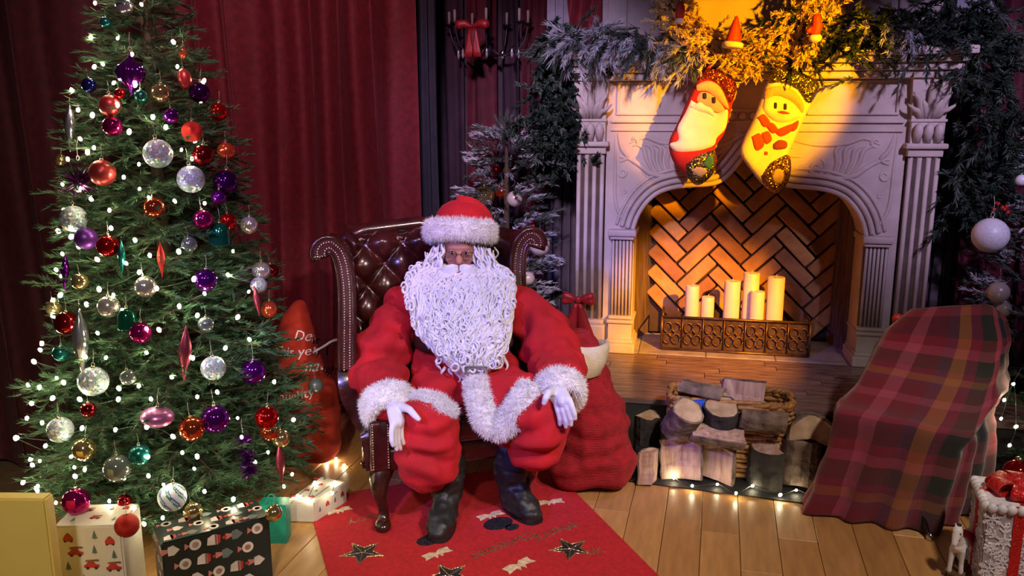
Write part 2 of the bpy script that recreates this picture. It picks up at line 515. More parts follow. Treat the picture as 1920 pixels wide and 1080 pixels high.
velvet = M('red_velvet', (.125, .006, .014), .75, var=.25, vscale=30, bump=.15, bscale=300, sheen=.55)
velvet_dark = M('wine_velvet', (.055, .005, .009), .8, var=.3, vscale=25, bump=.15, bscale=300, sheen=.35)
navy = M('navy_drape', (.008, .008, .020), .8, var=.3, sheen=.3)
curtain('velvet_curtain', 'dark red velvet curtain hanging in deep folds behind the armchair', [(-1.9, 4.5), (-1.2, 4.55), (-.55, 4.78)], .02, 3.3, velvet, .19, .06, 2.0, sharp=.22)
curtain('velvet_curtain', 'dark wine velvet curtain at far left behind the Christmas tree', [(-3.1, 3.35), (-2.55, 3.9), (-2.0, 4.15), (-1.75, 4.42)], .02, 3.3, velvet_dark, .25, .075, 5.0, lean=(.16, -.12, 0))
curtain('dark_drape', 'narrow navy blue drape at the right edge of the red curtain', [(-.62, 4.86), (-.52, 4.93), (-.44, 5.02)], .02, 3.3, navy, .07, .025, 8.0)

# ---- hearth platform: black riser, board top, stone strip
board_m = M('hearth_boards', (.10, .06, .055), .24, col2=(.28, .19, .185), vscale=4, stretch=(1.2, 9, 1), bump=.04, bscale=30, spec=.6)
stone_m = M('hearth_stone', (.30, .27, .31), .6, var=.25, vscale=8, bump=.15, bscale=40)
black_m = M('black_cloth', (.008, .008, .010), .7, var=.3, vscale=40, bump=.2, bscale=200)
HV = -.885
hp = thing('hearth_platform', fw(0, 0, 0), 'raised hearth with glossy brown boards above a black riser', 'hearth', rz=FA)
MB().box((.0, HV / 2 + .1, (ZH - .03) / 2), (2.75, -HV + .18, ZH - .03)).build('riser', black_m, hp, local=True)
brd = MB(); brd.rbox((0, 0, 0), (.62, .104, .028), .002, seg=1); brd_me = brd.mesh('hearth_board', board_m)
for r in range(8):
    x = -1.33 - random.random() * .5
    while x < 1.3:
        L = .62; lo, hi = max(x, -1.37), min(x + L, 1.37)
        if hi - lo > .03:
            shared('hearth_board', brd_me, hp, ((lo + hi) / 2, HV + .053 + r * .1055, ZH - .0145), sc=((hi - lo - .0025) / L, 1, 1))
        x += L
slab = MB(); slab.rbox((0, 0, 0), (.4, .5, .03), .003, seg=1); slab_me = slab.mesh('hearth_stone', stone_m)
for i in range(5):
    shared('hearth_stone', slab_me, hp, (-.8 + .403 * i, .205, ZH - .012))
c00, c10 = G(1090, 893), G(1640, 962); c01, c11 = fw(-1.0, HV - .012, 0), fw(1.3, HV - .012, 0)
mb = MB()
mb.grid(lambda a, b: c00.lerp(c10, a).lerp(c01.lerp(c11, a), b) + Vector((0, 0, .006 + .004 * noise.noise((a * 9, b * 4, 3)))), 40, 8)
fc = mb.build('floor_cloth', black_m, smooth=True, origin=fw(0, HV - .2, 0)); tag(fc, 'black cloth spread on the floor under the logs', 'cloth')

# ================================================================== fireplace
stone_w = M('carved_limestone', (.47, .40, .38), .62, var=.2, vscale=6, bump=.12, bscale=60, col2=(.62, .54, .52))
groove_shade_m = M('limestone_groove_shade', (.10, .07, .058), .8, var=.3, vscale=10)  # shade between the fillets put into a darker stone colour
fp = thing('fireplace', fw(0, 0, ZH), 'carved pale stone fireplace with arched opening and fluted pilasters', 'fireplace', rz=FA)
fp.location.z = 0; WORLD_AT[fp.name] = Matrix.Translation(fw(0, 0, 0)) @ Matrix.Rotation(FA, 4, 'Z')
ARCH = [(.645, 1.02), (.62, 1.10), (.575, 1.175), (.51, 1.235), (.42, 1.268), (.31, 1.281), (.23, 1.287), (.165, 1.305), (.11, 1.348), (.055, 1.42), (0, 1.50)]
arc = catmull([Vector((a, z, 0)) for a, z in ARCH], 5)
full = [Vector((-p.x, p.y, 0)) for p in arc] + [p for p in arc[::-1]][1:]
mb = MB()
for side in (-1, 1):
    mb.box((side * .735, .12, (ZH + 1.02) / 2), (.18, .24, 1.02 - ZH))
for a, b in zip(full, full[1:]):
    mb.add([(a.x, 0, a.y), (b.x, 0, b.y), (b.x, 0, 1.95), (a.x, 0, 1.95), (a.x, .24, a.y), (b.x, .24, b.y), (b.x, .24, 1.95), (a.x, .24, 1.95)],
           [(0, 1, 2, 3), (4, 7, 6, 5), (0, 4, 5, 1)])
for side in (-1, 1): mb.box((side * .735, .12, (1.02 + 1.95) / 2), (.18, .24, .93))
mb.build('surround', stone_w, fp, local=True)


def offset_path(path, d):
    out = []
    for i, p in enumerate(path):
        t = (path[min(i + 1, len(path) - 1)] - path[max(i - 1, 0)]).normalized(); out.append(p + Vector((-t.y, t.x, 0)) * d)
    return out


for d, r, v in ((.012, .014, -.004), (.045, .016, -.010), (.08, .014, -.008), (.112, .010, -.002)):
    pth = offset_path(full, d)
    mb = MB(); mb.tube([(p.x, v, p.y) for p in pth], r, 8)
    mb.build('arch_moulding', stone_w, fp, smooth=True, local=True)
# mantel shelf in steps
for z0, z1, hw, dep in ((1.885, 1.925, 1.03, .085), (1.925, 1.965, 1.045, .115), (1.965, 2.0, 1.06, .15), (2.0, 2.045, 1.09, .185)):
    MB().rbox((0, .12 - dep / 2, (z0 + z1) / 2), (2 * hw, .24 + dep, z1 - z0 - .001), .012).build('mantel_step', stone_w, fp, local=True)
# frieze: raised frames of the long panels
for (u0, u1, z0, z1) in ((-.76, -.30, 1.70, 1.875), (.30, .76, 1.70, 1.875), (-.26, .26, 1.72, 1.875)):
    mb = MB()
    for c, s in (((u0 + u1) / 2, z0), ((u0 + u1) / 2, z1)): mb.rbox((c, -.004, s), (u1 - u0 + .02, .022, .016), .005)
    for c in (u0, u1): mb.rbox((c, -.004, (z0 + z1) / 2), (.016, .022, z1 - z0), .005)
    mb.build('panel_frame', stone_w, fp, local=True)
MB().rbox((0, -.006, 1.655), (1.60, .026, .012), .004).build('string_course', stone_w, fp, local=True)
MB().rbox((0, -.004, 1.605), (1.60, .020, .008), .003).build('string_course', stone_w, fp, local=True)
disc = MB(); disc.lathe([(.001, .016), (.012, .015), (.022, .009), (.026, 0)], 14, R=Matrix.Rotation(PI / 2, 3, 'X')); disc_me = disc.mesh('bead', stone_w, True)
for i in range(9): shared('bead', disc_me, fp, (-.23 + .0575 * i, -.002, 1.688))


# spandrel scrolls
def spiral(c, r0, r1, a0, a1, n=18, sx=1):
    return [Vector((c[0] + sx * (r0 + (r1 - r0) * i / n) * math.cos(a0 + (a1 - a0) * i / n), c[1] + (r0 + (r1 - r0) * i / n) * math.sin(a0 + (a1 - a0) * i / n), 0)) for i in range(n + 1)]


scr = []
scr.append((spiral((.665, 1.545), .008, .03, 0, 5.0), .010))
scr.append((catmull([(.69, 1.53, 0), (.60, 1.565, 0), (.50, 1.535, 0), (.34, 1.53, 0), (.2, 1.56, 0)], 8), .012))
scr.append((spiral((.36, 1.40), .012, .055, .5, 7.5), .011))
scr.append((catmull([(.41, 1.375, 0), (.47, 1.345, 0), (.56, 1.355, 0), (.62, 1.40, 0), (.69, 1.44, 0), (.745, 1.45, 0)], 8), .014))
for dx in (0, .035, .07, .105): scr.append((catmull([(.45 + dx * .9, 1.36, 0), (.47 + dx * 1.1, 1.43, 0), (.46 + dx * 1.4, 1.50, 0), (.50 + dx * 1.5, 1.525, 0)], 7), .012))
scr.append((spiral((.725, 1.36), .01, .032, 0, 6.6), .008))
scr.append((catmull([(.76, 1.59, 0), (.735, 1.50, 0), (.70, 1.45, 0), (.745, 1.42, 0)], 8), .012))
scr.append((catmull([(.775, 1.59, 0), (.77, 1.4, 0), (.765, 1.2, 0), (.73, 1.10, 0), (.69, 1.06, 0)], 8), .010))
scr.append((catmull([(.30, 1.42, 0), (.24, 1.39, 0), (.15, 1.42, 0), (.09, 1.50, 0)], 8), .011))
scr.append((catmull([(.28, 1.46, 0), (.18, 1.48, 0), (.10, 1.55, 0)], 8), .011))
scr.append((catmull([(.24, 1.51, 0), (.14, 1.53, 0), (.04, 1.60, 0)], 8), .011))
scr.append((spiral((.71, 1.25), .004, .014, 0, 6), .006))
scr.append((spiral((.70, 1.19), .004, .012, 0, 6), .006))
for side in (-1, 1):
    for pth, r in scr:
        n = len(pth); mb = MB()
        mb.tube([(side * p.x, .002, p.y) for p in pth], [r * (.35 + .9 * math.sin(PI * (i + .7) / (n + .6))) for i in range(n)], 8)
        mb.build('scroll_carving', stone_w, fp, smooth=True, local=True)
# pilasters (outer, tall) and columns (inner, short)
for side in (-1, 1):
    uc = side * .913
    pil = MB().box((uc, .095, (ZH + 1.9) / 2), (.165, .25, 1.9 - ZH)).build('pilaster', groove_shade_m, fp, local=True)
    def b(n, c, d, r=.006): return MB().rbox(c, d, r).build(n, stone_w, pil, local=True)
    b('plinth', (uc, .06, .355), (.215, .27, .17), .01)
    b('base_moulding', (uc, .065, .455), (.20, .26, .03), .012)
    for i in range(4):
        u = uc - .069 + .046 * i
        mb = MB(); mb.tube([(u, -.03, .47), (u, -.03, 1.46)], .0125, 10); mb.build('fillet', stone_w, pil, True, local=True)
    for i in range(3):
        u = uc - .046 + .046 * i
        mb = MB(); mb.tube([(u + .0185 * math.cos(a), -.026, 1.455 + .0185 * math.sin(a)) for a in [PI * k / 8 for k in range(9)]], .009, 6)
        mb.build('flute_head', stone_w, pil, True, local=True)
    b('neck', (uc, .06, 1.492), (.18, .22, .045))
    b('abacus', (uc, .06, 1.527), (.215, .27, .03), .01)
    b('capital_block', (uc, .065, 1.60), (.172, .23, .13))
    for i in range(3):
        u = uc + (i - 1) * .052
        mb = MB(); mb.tube([(u, -.055, 1.545), (u, -.068, 1.60), (u, -.078, 1.63), (u, -.070, 1.648)], [.018, .026, .022, .008], 8)
        mb.build('leaf', stone_w, pil, True, local=True)
    b('astragal', (uc, .06, 1.663), (.185, .24, .016), .006)
    mb = MB(); mb.prism([(uc - .085, -.04, 1.67), (uc + .085, -.04, 1.67), (uc + .10, -.06, 1.885), (uc - .10, -.06, 1.885)], (0, .2, 0)); mb.build('capital_bell', stone_w, pil, local=True)
    for i, (du, top, rr) in enumerate(((-.06, 1.80, .02), (0, 1.85, .024), (.06, 1.80, .02), (-.032, 1.765, .02), (.032, 1.765, .02), (-.075, 1.74, .016), (.075, 1.74, .016))):
        mb = MB(); mb.tube([(uc + du * .55, -.045, 1.672), (uc + du * .85, -.066, 1.70 + (top - 1.7) * .4), (uc + du * 1.1, -.078, top - .02), (uc + du * 1.45, -.085, top), (uc + du * 1.6, -.07, top + .012)], [.010, rr, rr * .85, rr * .5, .003], 7)
        mb.build('acanthus_leaf', stone_w, pil, True, local=True)
    cc = side * .715
    col = MB().box((cc, .10, (.5 + .98) / 2), (.125, .24, .50)).build('column', groove_shade_m, fp, local=True)
    def c_(n, c, d, r=.006): return MB().rbox(c, d, r).build(n, stone_w, col, local=True)
    c_('plinth', (cc, .075, .30), (.185, .31, .06), .008)
    c_('plinth_cap', (cc, .075, .34), (.165, .29, .022), .01)
    c_('base_block', (cc, .085, .40), (.145, .27, .10))
    c_('base_moulding', (cc, .08, .462), (.165, .285, .022), .01)
    c_('base_moulding', (cc, .085, .486), (.145, .27, .022), .01)
    for i in range(6):
        u = cc - .0525 + .021 * i
        mb = MB(); mb.tube([(u, -.024, .49), (u, -.024, .975)], .0078, 8); mb.build('fillet', stone_w, col, True, local=True)
    c_('necking', (cc, .085, .975), (.142, .27, .02), .006)
    c_('capital', (cc, .08, 1.005), (.17, .29, .04), .012)
# firebox: side walls, top, bricks in a herringbone
soot = M('sooty_firebox', (.045, .028, .026), .9, var=.5, vscale=7, bump=.3, bscale=30)
for side in (-1, 1):
    mb = MB()
    mb.prism([(side * .645, .24, ZH), (side * .56, .47, ZH), (side * .56, .47, 1.6), (side * .645, .24, 1.6)], (side * .04, 0, 0))
    mb.build('firebox_side', M('sooty_timber', (.12, .08, .075), .85, var=.5, vscale=6, stretch=(6, 6, .7), bump=.3, bscale=14), fp, local=True)
MB().box((0, .5, 1.075), (1.3, .03, 1.6)).build('firebox_back', soot, fp, local=True)
MB().box((0, .38, 1.62), (1.3, .28, .03)).build('firebox_top', soot, fp, local=True)
W_, L_ = .094, .282
bricks = []
for i, c in enumerate([(.40, .19, .06), (.48, .25, .08), (.27, .12, .045), (.42, .22, .085)]):
    m = M(f'fire_brick_{i}', c, .75, var=.3, vscale=9, bump=.35, bscale=45)
    mb = MB(); mb.rbox((0, 0, 0), (L_ - .012, .05, W_ - .012), .010, seg=2); bricks.append(mb.mesh('brick', m))
sq = 1 / math.sqrt(2)
for m_ in range(-4, 5):
    for k in range(-14, 26):
        for t in (0, 1):
            if t == 0: x, y = k * W_ + L_ / 2, k * W_ + W_ / 2
            else: x, y = k * W_ - W_ / 2, k * W_ + L_ / 2
            x += m_ * L_; y -= m_ * L_
            u = (x - y) * sq + .07; z = (x + y) * sq + .55
            if not (-.56 < u < .56 and ZH + .085 < z < 1.5): continue
            shared('brick', random.choice(bricks), fp, (u, .462 + random.uniform(-.008, .006), z),
                   (0, (-PI / 4 if t == 0 else PI / 4) + random.uniform(-.03, .03), 0))
# chimney breast above the mantel and the wall on both sides
plaster = M('pale_plaster', (.40, .34, .36), .8, var=.15, vscale=4)
mb = MB(); mb.box(fw(0, .20, 2.6), (1.9, .35, 1.1), RF)
cb = mb.build('wall_chimney_breast', plaster); tag(cb, kind='structure')
for u in (-.78, -.4, .4, .78):
    MB().rbox(fw(u, .02, 2.6), (.11, .03, 1.1), .008, RF).build('pilaster_strip', plaster, cb)
mb = MB(); mb.box(fw(-1.14, .28, 2.6), (.17, .1, 1.2), RF)
ws = mb.build('trim_1', M('lilac_paint', (.33, .31, .42), .7, var=.12)); tag(ws, kind='structure')
for u in (-1.19, -1.14, -1.09): MB().rbox(fw(u, .225, 2.6), (.035, .02, 1.2), .006, RF).build('fillet', MATS['lilac_paint'], ws)
mb = MB(); mb.box(fw(1.17, .28, 2.6), (.2, .1, 1.2), RF)
ws2 = mb.build('trim_2', MATS['lilac_paint']); tag(ws2, kind='structure')
# grey panel boards each side of the fireplace
pb = M('greyed_panel', (.085, .066, .08), .7, var=.35, vscale=5, stretch=(5, 5, .6), bump=.15, bscale=25)
for nm, rng in (('wall_panelling', (-1.36, -1.005)), ('wall_panelling', (1.005, 1.62))):
    base = MB(); base.box(fw((rng[0] + rng[1]) / 2, .53, 1.2), (rng[1] - rng[0], .04, 2.4), RF)
    wp = base.build(nm, wall_m, origin=fw((rng[0] + rng[1]) / 2, .53, 0)); tag(wp, kind='structure')
    u = rng[0] + .03
    while u < rng[1] - .02:
        MB().rbox(fw(u + .026, .50, 1.2), (.05, .035, 2.38), .008, RF).build('panel_board', pb, wp)
        u += .06
# printed-backdrop drapes further left and right
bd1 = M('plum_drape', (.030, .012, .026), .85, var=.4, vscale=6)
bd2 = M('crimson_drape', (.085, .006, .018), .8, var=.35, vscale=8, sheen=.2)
def fpath(u0, v0, u1, v1): a, b_ = fw(u0, v0, 0), fw(u1, v1, 0); return [(a.x, a.y), tuple(((a + b_) / 2).xy), (b_.x, b_.y)]
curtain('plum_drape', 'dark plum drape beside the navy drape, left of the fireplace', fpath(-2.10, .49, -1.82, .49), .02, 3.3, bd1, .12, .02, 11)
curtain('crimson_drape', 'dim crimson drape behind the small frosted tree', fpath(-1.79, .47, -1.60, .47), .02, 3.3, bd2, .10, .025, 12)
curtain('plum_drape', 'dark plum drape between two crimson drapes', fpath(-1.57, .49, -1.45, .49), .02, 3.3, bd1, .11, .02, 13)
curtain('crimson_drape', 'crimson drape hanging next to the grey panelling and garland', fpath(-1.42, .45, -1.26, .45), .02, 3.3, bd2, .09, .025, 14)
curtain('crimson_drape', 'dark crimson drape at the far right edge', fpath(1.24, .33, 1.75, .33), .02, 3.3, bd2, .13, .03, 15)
curtain('crimson_swag', 'red curtain swag on the wall above the left end of the mantel', fpath(-1.06, -.02, -.86, -.02), 2.06, 2.9, M('red_swag', (.16, .006, .015), .8, sheen=.3), .08, .02, 16)
# ================================================================== wing armchair (ox-blood leather, buttoned)
CA = math.radians(17)
CC = G(715, 990).lerp(G(1015, 945), .5) + Matrix.Rotation(CA, 3, 'Z') @ Vector((-.035, .30, 0)); CC.z = 0
leather = M('oxblood_leather', (.042, .008, .007), .26, var=.55, vscale=9, bump=.06, bscale=90, coat=.35, spec=.6)
leather_f = M('leather_facing', (.06, .010, .018), .4, var=.3, vscale=12, coat=.2)
darkwood = M('mahogany', (.035, .010, .006), .22, var=.4, vscale=8, stretch=(5, 5, 1), coat=.4)
brass = M('nail_brass', (.75, .62, .42), .25, .95, var=.1)
ch = thing('wing_armchair', CC, 'buttoned oxblood leather wing armchair with brass nail trim under the seated person', 'armchair', rz=CA)


def pad(fn, nu, nv, name, parent=ch, thick=None, mat=None):
    mb = MB(); mb.grid(fn, nu, nv); o = mb.build(name, mat or leather, parent, True, local=True)
    if thick:
        s = o.modifiers.new('t', 'SOLIDIFY'); s.thickness = thick; s.offset = 0
    return o


# local frame: x to the picture's right, y backwards, z up;  front legs at y=-.30
MB().rbox((0, -.02, .30), (.66, .60, .10), .02).build('seat_rail', leather, ch, True, local=True)
MB().rbox((0, -.05, .405), (.56, .58, .13), .045, seg=4).build('seat_cushion', leather, ch, True, local=True)
# buttoned back
BW, BZ0, BZ1 = .34, .40, 1.175
du, dv = .17, .20
def back_fn(a, b):
    x = -BW + 2 * BW * a; z = BZ0 + (BZ1 - BZ0) * b
    p = x / du + z / dv; q = x / du - z / dv
    puff = (abs(math.sin(PI * p / 1.0)) * abs(math.sin(PI * q / 1.0))) ** .42
    edge = min(1, (1 - abs(2 * a - 1)) * 9) * min(1, (1 - b) * 12)
    y = .27 + .13 * b - .055 * puff * edge + .10 * max(0, abs(2 * a - 1) - .5) ** 2 * -1
    if b > .93: y += ((b - .93) / .07) ** 2 * .08
    return (x * (1 + .05 * b), y, z + .012 * math.cos(2 * PI * x / du) * max(0, b - .8) * 5)
pad(back_fn, 88, 96, 'backrest')
MB().rbox((0, .44, .73), (.68, .07, .90), .03, Matrix.Rotation(-.16, 3, 'X')).build('back_shell', leather, ch, True, local=True)
btn = MB(); btn.ell((0, 0, 0), (.011, .007, .011), 10); btn_me = btn.mesh('button', M('button_leather', (.16, .08, .07), .15, coat=.8), True)
k = 0
for i in range(-4, 5):
    for j in range(0, 16):
        x = i * du / 2; z = j * dv / 2
        if (i + j) % 2 or not (-BW + .05 < x < BW - .05 and BZ0 + .1 < z < BZ1 - .05): continue
        b = (z - BZ0) / (BZ1 - BZ0); shared('button', btn_me, ch, (x * (1 + .05 * b), .27 + .13 * b - .004, z))
# wings with a scrolled top and arms
def wing(side):
    # front edge profile of wing + arm: (x out, y, z)
    prof = [(.335, -.30, .26), (.345, -.305, .34), (.355, -.29, .42), (.385, -.20, .46), (.405, -.06, .49), (.408, .02, .55), (.40, .05, .70), (.392, .065, .84), (.388, .085, .96), (.395, .10, 1.05), (.412, .105, 1.11), (.445, .10, 1.145)]
    pr = catmull([Vector((side * x, y, z)) for x, y, z in prof], 5)
    n = len(pr) - 1
    def inner(a, b):
        p = pr[min(n, int(round(b * n)))]
        yb = .36 + .06 * p.z
        x = p.x * (1 - .02 * a) - side * .02 * math.sin(PI * a)
        return (x, p.y + (yb - p.y) * a, p.z - .03 * a * max(0, p.z - .9) / .3)
    w_ = pad(inner, 14, n, 'wing_and_arm', thick=.075)
    bv = w_.modifiers.new('b', 'BEVEL'); bv.width = .03; bv.segments = 3; bv.limit_method = 'ANGLE'
    # facing strip with a fat piped edge, ending in a scroll
    lo = [Vector((p.x, p.y - .012, p.z)) for p in pr]
    path = lo[27:]
    c = path[-1] + Vector((side * .012, 0, -.036)); R0 = .038
    st = math.atan2(path[-1].z - c.z, side * (path[-1].x - c.x))
    sc_ = [Vector((c.x + side * R0 * (1 - .35 * t / 12) * math.cos(st - 3.9 * t / 12), path[-1].y - .003, c.z + R0 * (1 - .35 * t / 12) * math.sin(st - 3.9 * t / 12))) for t in range(1, 13)]
    spine = path + sc_[:7]
    hw = [.030 + .012 * min(1, max(0, (i / len(spine) - .75)) * 4) for i in range(len(spine))]
    vs = []; L, R_ = [], []
    for i, p in enumerate(spine):
        t = (spine[min(i + 1, len(spine) - 1)] - spine[max(i - 1, 0)]).normalized(); s_ = t.cross(Vector((0, 1, 0))).normalized()
        L.append(p + s_ * hw[i]); R_.append(p - s_ * hw[i])
    mb = MB(); k_ = len(spine)
    vs = [p + Vector((0, -.018, 0)) for p in L] + [p + Vector((0, -.018, 0)) for p in R_] + [p + Vector((0, .05, 0)) for p in L] + [p + Vector((0, .05, 0)) for p in R_]
    fs = []
    for i in range(k_ - 1):
        fs += [(i, i + 1, k_ + i + 1, k_ + i), (i, 2 * k_ + i, 2 * k_ + i + 1, i + 1), (k_ + i, k_ + i + 1, 3 * k_ + i + 1, 3 * k_ + i)]
    fs.append((k_ - 1, 3 * k_ - 1, 4 * k_ - 1, 2 * k_ - 1)); mb.add(vs, fs)
    fa = mb.build('wing_facing', leather_f, ch, local=True)
    rim = L + R_[::-1]
    mb = MB(); mb.tube([p + Vector((0, -.012, 0)) for p in rim], .012, 8); mb.build('piping', leather, fa, True, local=True)
    st_ = MB(); acc = 0
    ring = [p + (q - p) * .30 for p, q in zip(L, R_)] + [q + (p - q) * .30 for p, q in zip(L, R_)][::-1]
    for p, q in zip(ring, ring[1:]):
        d = (q - p).length; t = (.0115 - acc) if acc else 0
        while t < d:
            st_.ell(p.lerp(q, t / d) + Vector((0, -.021, 0)), (.0042, .0035, .0042), 6); t += .0115
        acc = (acc + d) % .0115
    nt_ = st_.build('nail_trim', brass, fa, True, local=True); nt_['kind'] = 'stuff'
    # arm front panel down to the leg
    af = MB().rbox((side * .315, -.285, .365), (.085, .09, .22), .02, seg=3).build('arm_front', leather, ch, True, local=True)
    st_ = MB()
    for s2 in (-1, 1):
        for i in range(17): st_.ell((side * .315 + s2 * .031, -.332, .275 + .0115 * i), (.004, .003, .004), 6)
    a_ = st_.build('nail_trim', brass, af, True, local=True); a_['kind'] = 'stuff'
for s in (-1, 1): wing(s)
# top crest between the wings
MB().tube([(-.42, .40, 1.09), (-.25, .43, 1.155), (0, .44, 1.175), (.25, .43, 1.155), (.42, .40, 1.09)], [.03, .035, .036, .035, .03], 10).build('crest_roll', leather, ch, True, local=True)
# cabriole legs
for sx in (-1, 1):
    mb = MB(); x = sx * .30
    mb.tube(catmull([(x, -.27, .26), (x + sx * .02, -.30, .21), (x + sx * .022, -.315, .15), (x + sx * .008, -.30, .08), (x + sx * .012, -.315, .035), (x + sx * .018, -.335, .02)], 5),
            [.052, .05, .049, .047, .045, .043, .04, .037, .034, .031, .029, .026, .024, .023, .022, .022, .022, .023, .024, .026, .028, .031, .034, .034, .030, .022], 12)
    lg = mb.build('leg', darkwood, ch, True, local=True)
    MB().ell((x + sx * .018, -.335, .026), (.036, .045, .027), 12).build('foot', darkwood, lg, True, local=True)
    mb = MB(); mb.tube(catmull([(x, .25, .28), (x, .28, .16), (x, .33, .04), (x, .335, .0)], 5), .024, 10); lg = mb.build('leg', darkwood, ch, True, local=True)
    MB().ell((x, .335, .02), (.032, .036, .021), 10).build('foot', darkwood, lg, True, local=True)
# ================================================================== seated person in a red suit
suit = M('red_plush', (.47, .005, .011), .85, var=.22, vscale=7, bump=.25, bscale=260, sheen=.35)
suit_dark = suit
furm = M('white_fur', (.9, .88, .88), .8, var=.1, vscale=30, bump=.4, bscale=200)
beardm = M('silver_white_curls', (.86, .85, .92), .36, var=.08, vscale=60, spec=.5)
skin = M('skin', (.52, .22, .16), .5, var=.12, vscale=20, sss=.15)
glove = M('white_glove', (.74, .73, .84), .65, var=.06, bump=.1, bscale=400)
bootm = M('black_boot', (.016, .017, .016), .5, var=.4, vscale=14, bump=.3, bscale=35)
sock = M('navy_wool', (.012, .011, .028), .9, var=.3)
black_l = M('black_belt', (.012, .010, .010), .35)

pel = P(872, 790, 3.62); pel.z = .56
chest = P(862, 625, 3.66); neck = P(862, 535, 3.68); head = P(863, 468, 3.66)
shL, shR = P(757, 585, 3.69), P(985, 585, 3.64)
elL, elR = P(703, 705, 3.52), P(1048, 688, 3.45)
wrL, wrR = P(733, 755, 3.24), P(1046, 724, 3.20)
hipL, hipR = P(812, 800, 3.58), P(935, 795, 3.52)
knL, knR = P(800, 800, 3.17), P(1015, 785, 3.12)
anL, anR = P(833, 930, 3.17), P(968, 900, 3.27)
toeL, heelL = G(820, 1022), G(842, 962)
toeR, heelR = G(1008, 986), G(946, 946)

cuffL = P(806, 862, 3.20); cuffR = P(1004, 830, 3.20)


def ankle(heel, toe):
    d = toe - heel; d.z = 0; d.normalize(); return heel + d * .055 + Vector((0, 0, .13))


anL, anR = ankle(heelL, toeL), ankle(heelR, toeR)
# one continuous body
fhead = [(head, .098), (head + Vector((0, .012, -.055)), .085)]
body = blobs('person', [
    [(neck + Vector((0, 0, .06)), .058), (neck, .062), (chest, .13), (pel, .14)], [(shL, .07), (elL, .055), (wrL, .036)], [(shR, .07), (elR, .055), (wrR, .036)],
    [(shL, .08), (neck - Vector((0, 0, .06)), .08), (shR, .08)],
    [(pel, .13), (hipL, .085), (knL, .06), (cuffL, .045), (anL + Vector((0, 0, .09)), .04), (anL, .034)], [(pel, .13), (hipR, .085), (knR, .06), (cuffR, .045), (anR + Vector((0, 0, .09)), .04), (anR, .034)],
    [(head + Vector((0, -.09, -.005)), .013), (head + Vector((.002, -.112, -.034)), .018)]],
    skin, voxel=.008, smooth=3, origin=(pel.x, pel.y, 0),
    ells=[(head + Vector((0, 0, .02)), (.078, .098, .112)), (head + Vector((0, -.02, -.06)), (.062, .075, .06)),
          (head + Vector((-.038, -.075, -.028)), (.026, .024, .022)), (head + Vector((.038, -.075, -.028)), (.026, .024, .022)),
          (head + Vector((0, -.083, .022)), (.055, .02, .012)),
          (head + Vector((-.08, .01, -.01)), (.012, .022, .032)), (head + Vector((.08, .01, -.01)), (.012, .022, .032))])
tag(body, 'seated person in a red plush suit with long white curly beard and white gloves', 'person')
per = body
# eyes
eyem = M('eye', (.42, .38, .37), .2); iris = M('iris', (.05, .035, .03), .2)  # eye white darkened: shadow over the eyes put into its colour
for s in (-1, 1):
    e = head + Vector((s * .031, -.083, -.002))
    eo = MB().ell(e, (.011, .009, .0068), 12).build('eye', eyem, per, True)
    MB().ell(e + Vector((0, -.008, 0)), (.0045, .003, .0045), 10).build('iris', iris, eo, True)
    MB().tube([e + Vector((-.018, -.002, .004)), e + Vector((0, -.012, .012)), e + Vector((.018, -.002, .004))], [.003, .005, .003], 8).build('eyelid', skin, eo, True)
# glasses
goldw = M('gold_wire', (.65, .5, .25), .2, .95)
mb = MB()
for s in (-1, 1):
    c = head + Vector((s * .034, -.112, -.006))
    mb.tube([c + Vector((.025 * math.cos(a), .004 * abs(math.cos(a)), .019 * math.sin(a))) for a in [2 * PI * i / 22 for i in range(23)]], .0016, 6, cap=False)
    mb.tube([c + Vector((s * .025, 0, .004)), head + Vector((s * .078, -.06, .006)), head + Vector((s * .085, .01, .008))], .0014, 6)
c0 = head + Vector((0, -.116, -.002)); mb.tube([c0 + Vector((-.010, .003, -.002)), c0 + Vector((0, -.002, .004)), c0 + Vector((.010, .003, -.002))], .002, 6)
gs = mb.build('glasses', goldw, per, True)
gs['label'] = 'gold wire-rimmed glasses'
lensm = M('lens', (.9, .9, 1.0), .03, trans=1.0, var=.0)
for s in (-1, 1):
    c = head + Vector((s * .034, -.112, -.006))
    MB().ell(c, (.0245, .0012, .0185), 18).build('lens', lensm, gs, True)


# suit jacket
def folds(co, no, dirs, amp):
    d = np.zeros(len(co))
    for (c, ax, wl, a, rad, seed) in dirs:
        q = co - np.array(c); s = q @ np.array(Vector(ax).normalized())
        r = np.linalg.norm(q, axis=1)
        n = vnoise(co, 6, seed)
        d += a * np.sin(s / wl * 2 * PI + n * 3.0) * np.exp(-(r / rad) ** 2)
    d += amp * vnoise(co, 9, 3.3) + amp * .5 * vnoise(co, 19, 7.1)
    return co + no * d[:, None]


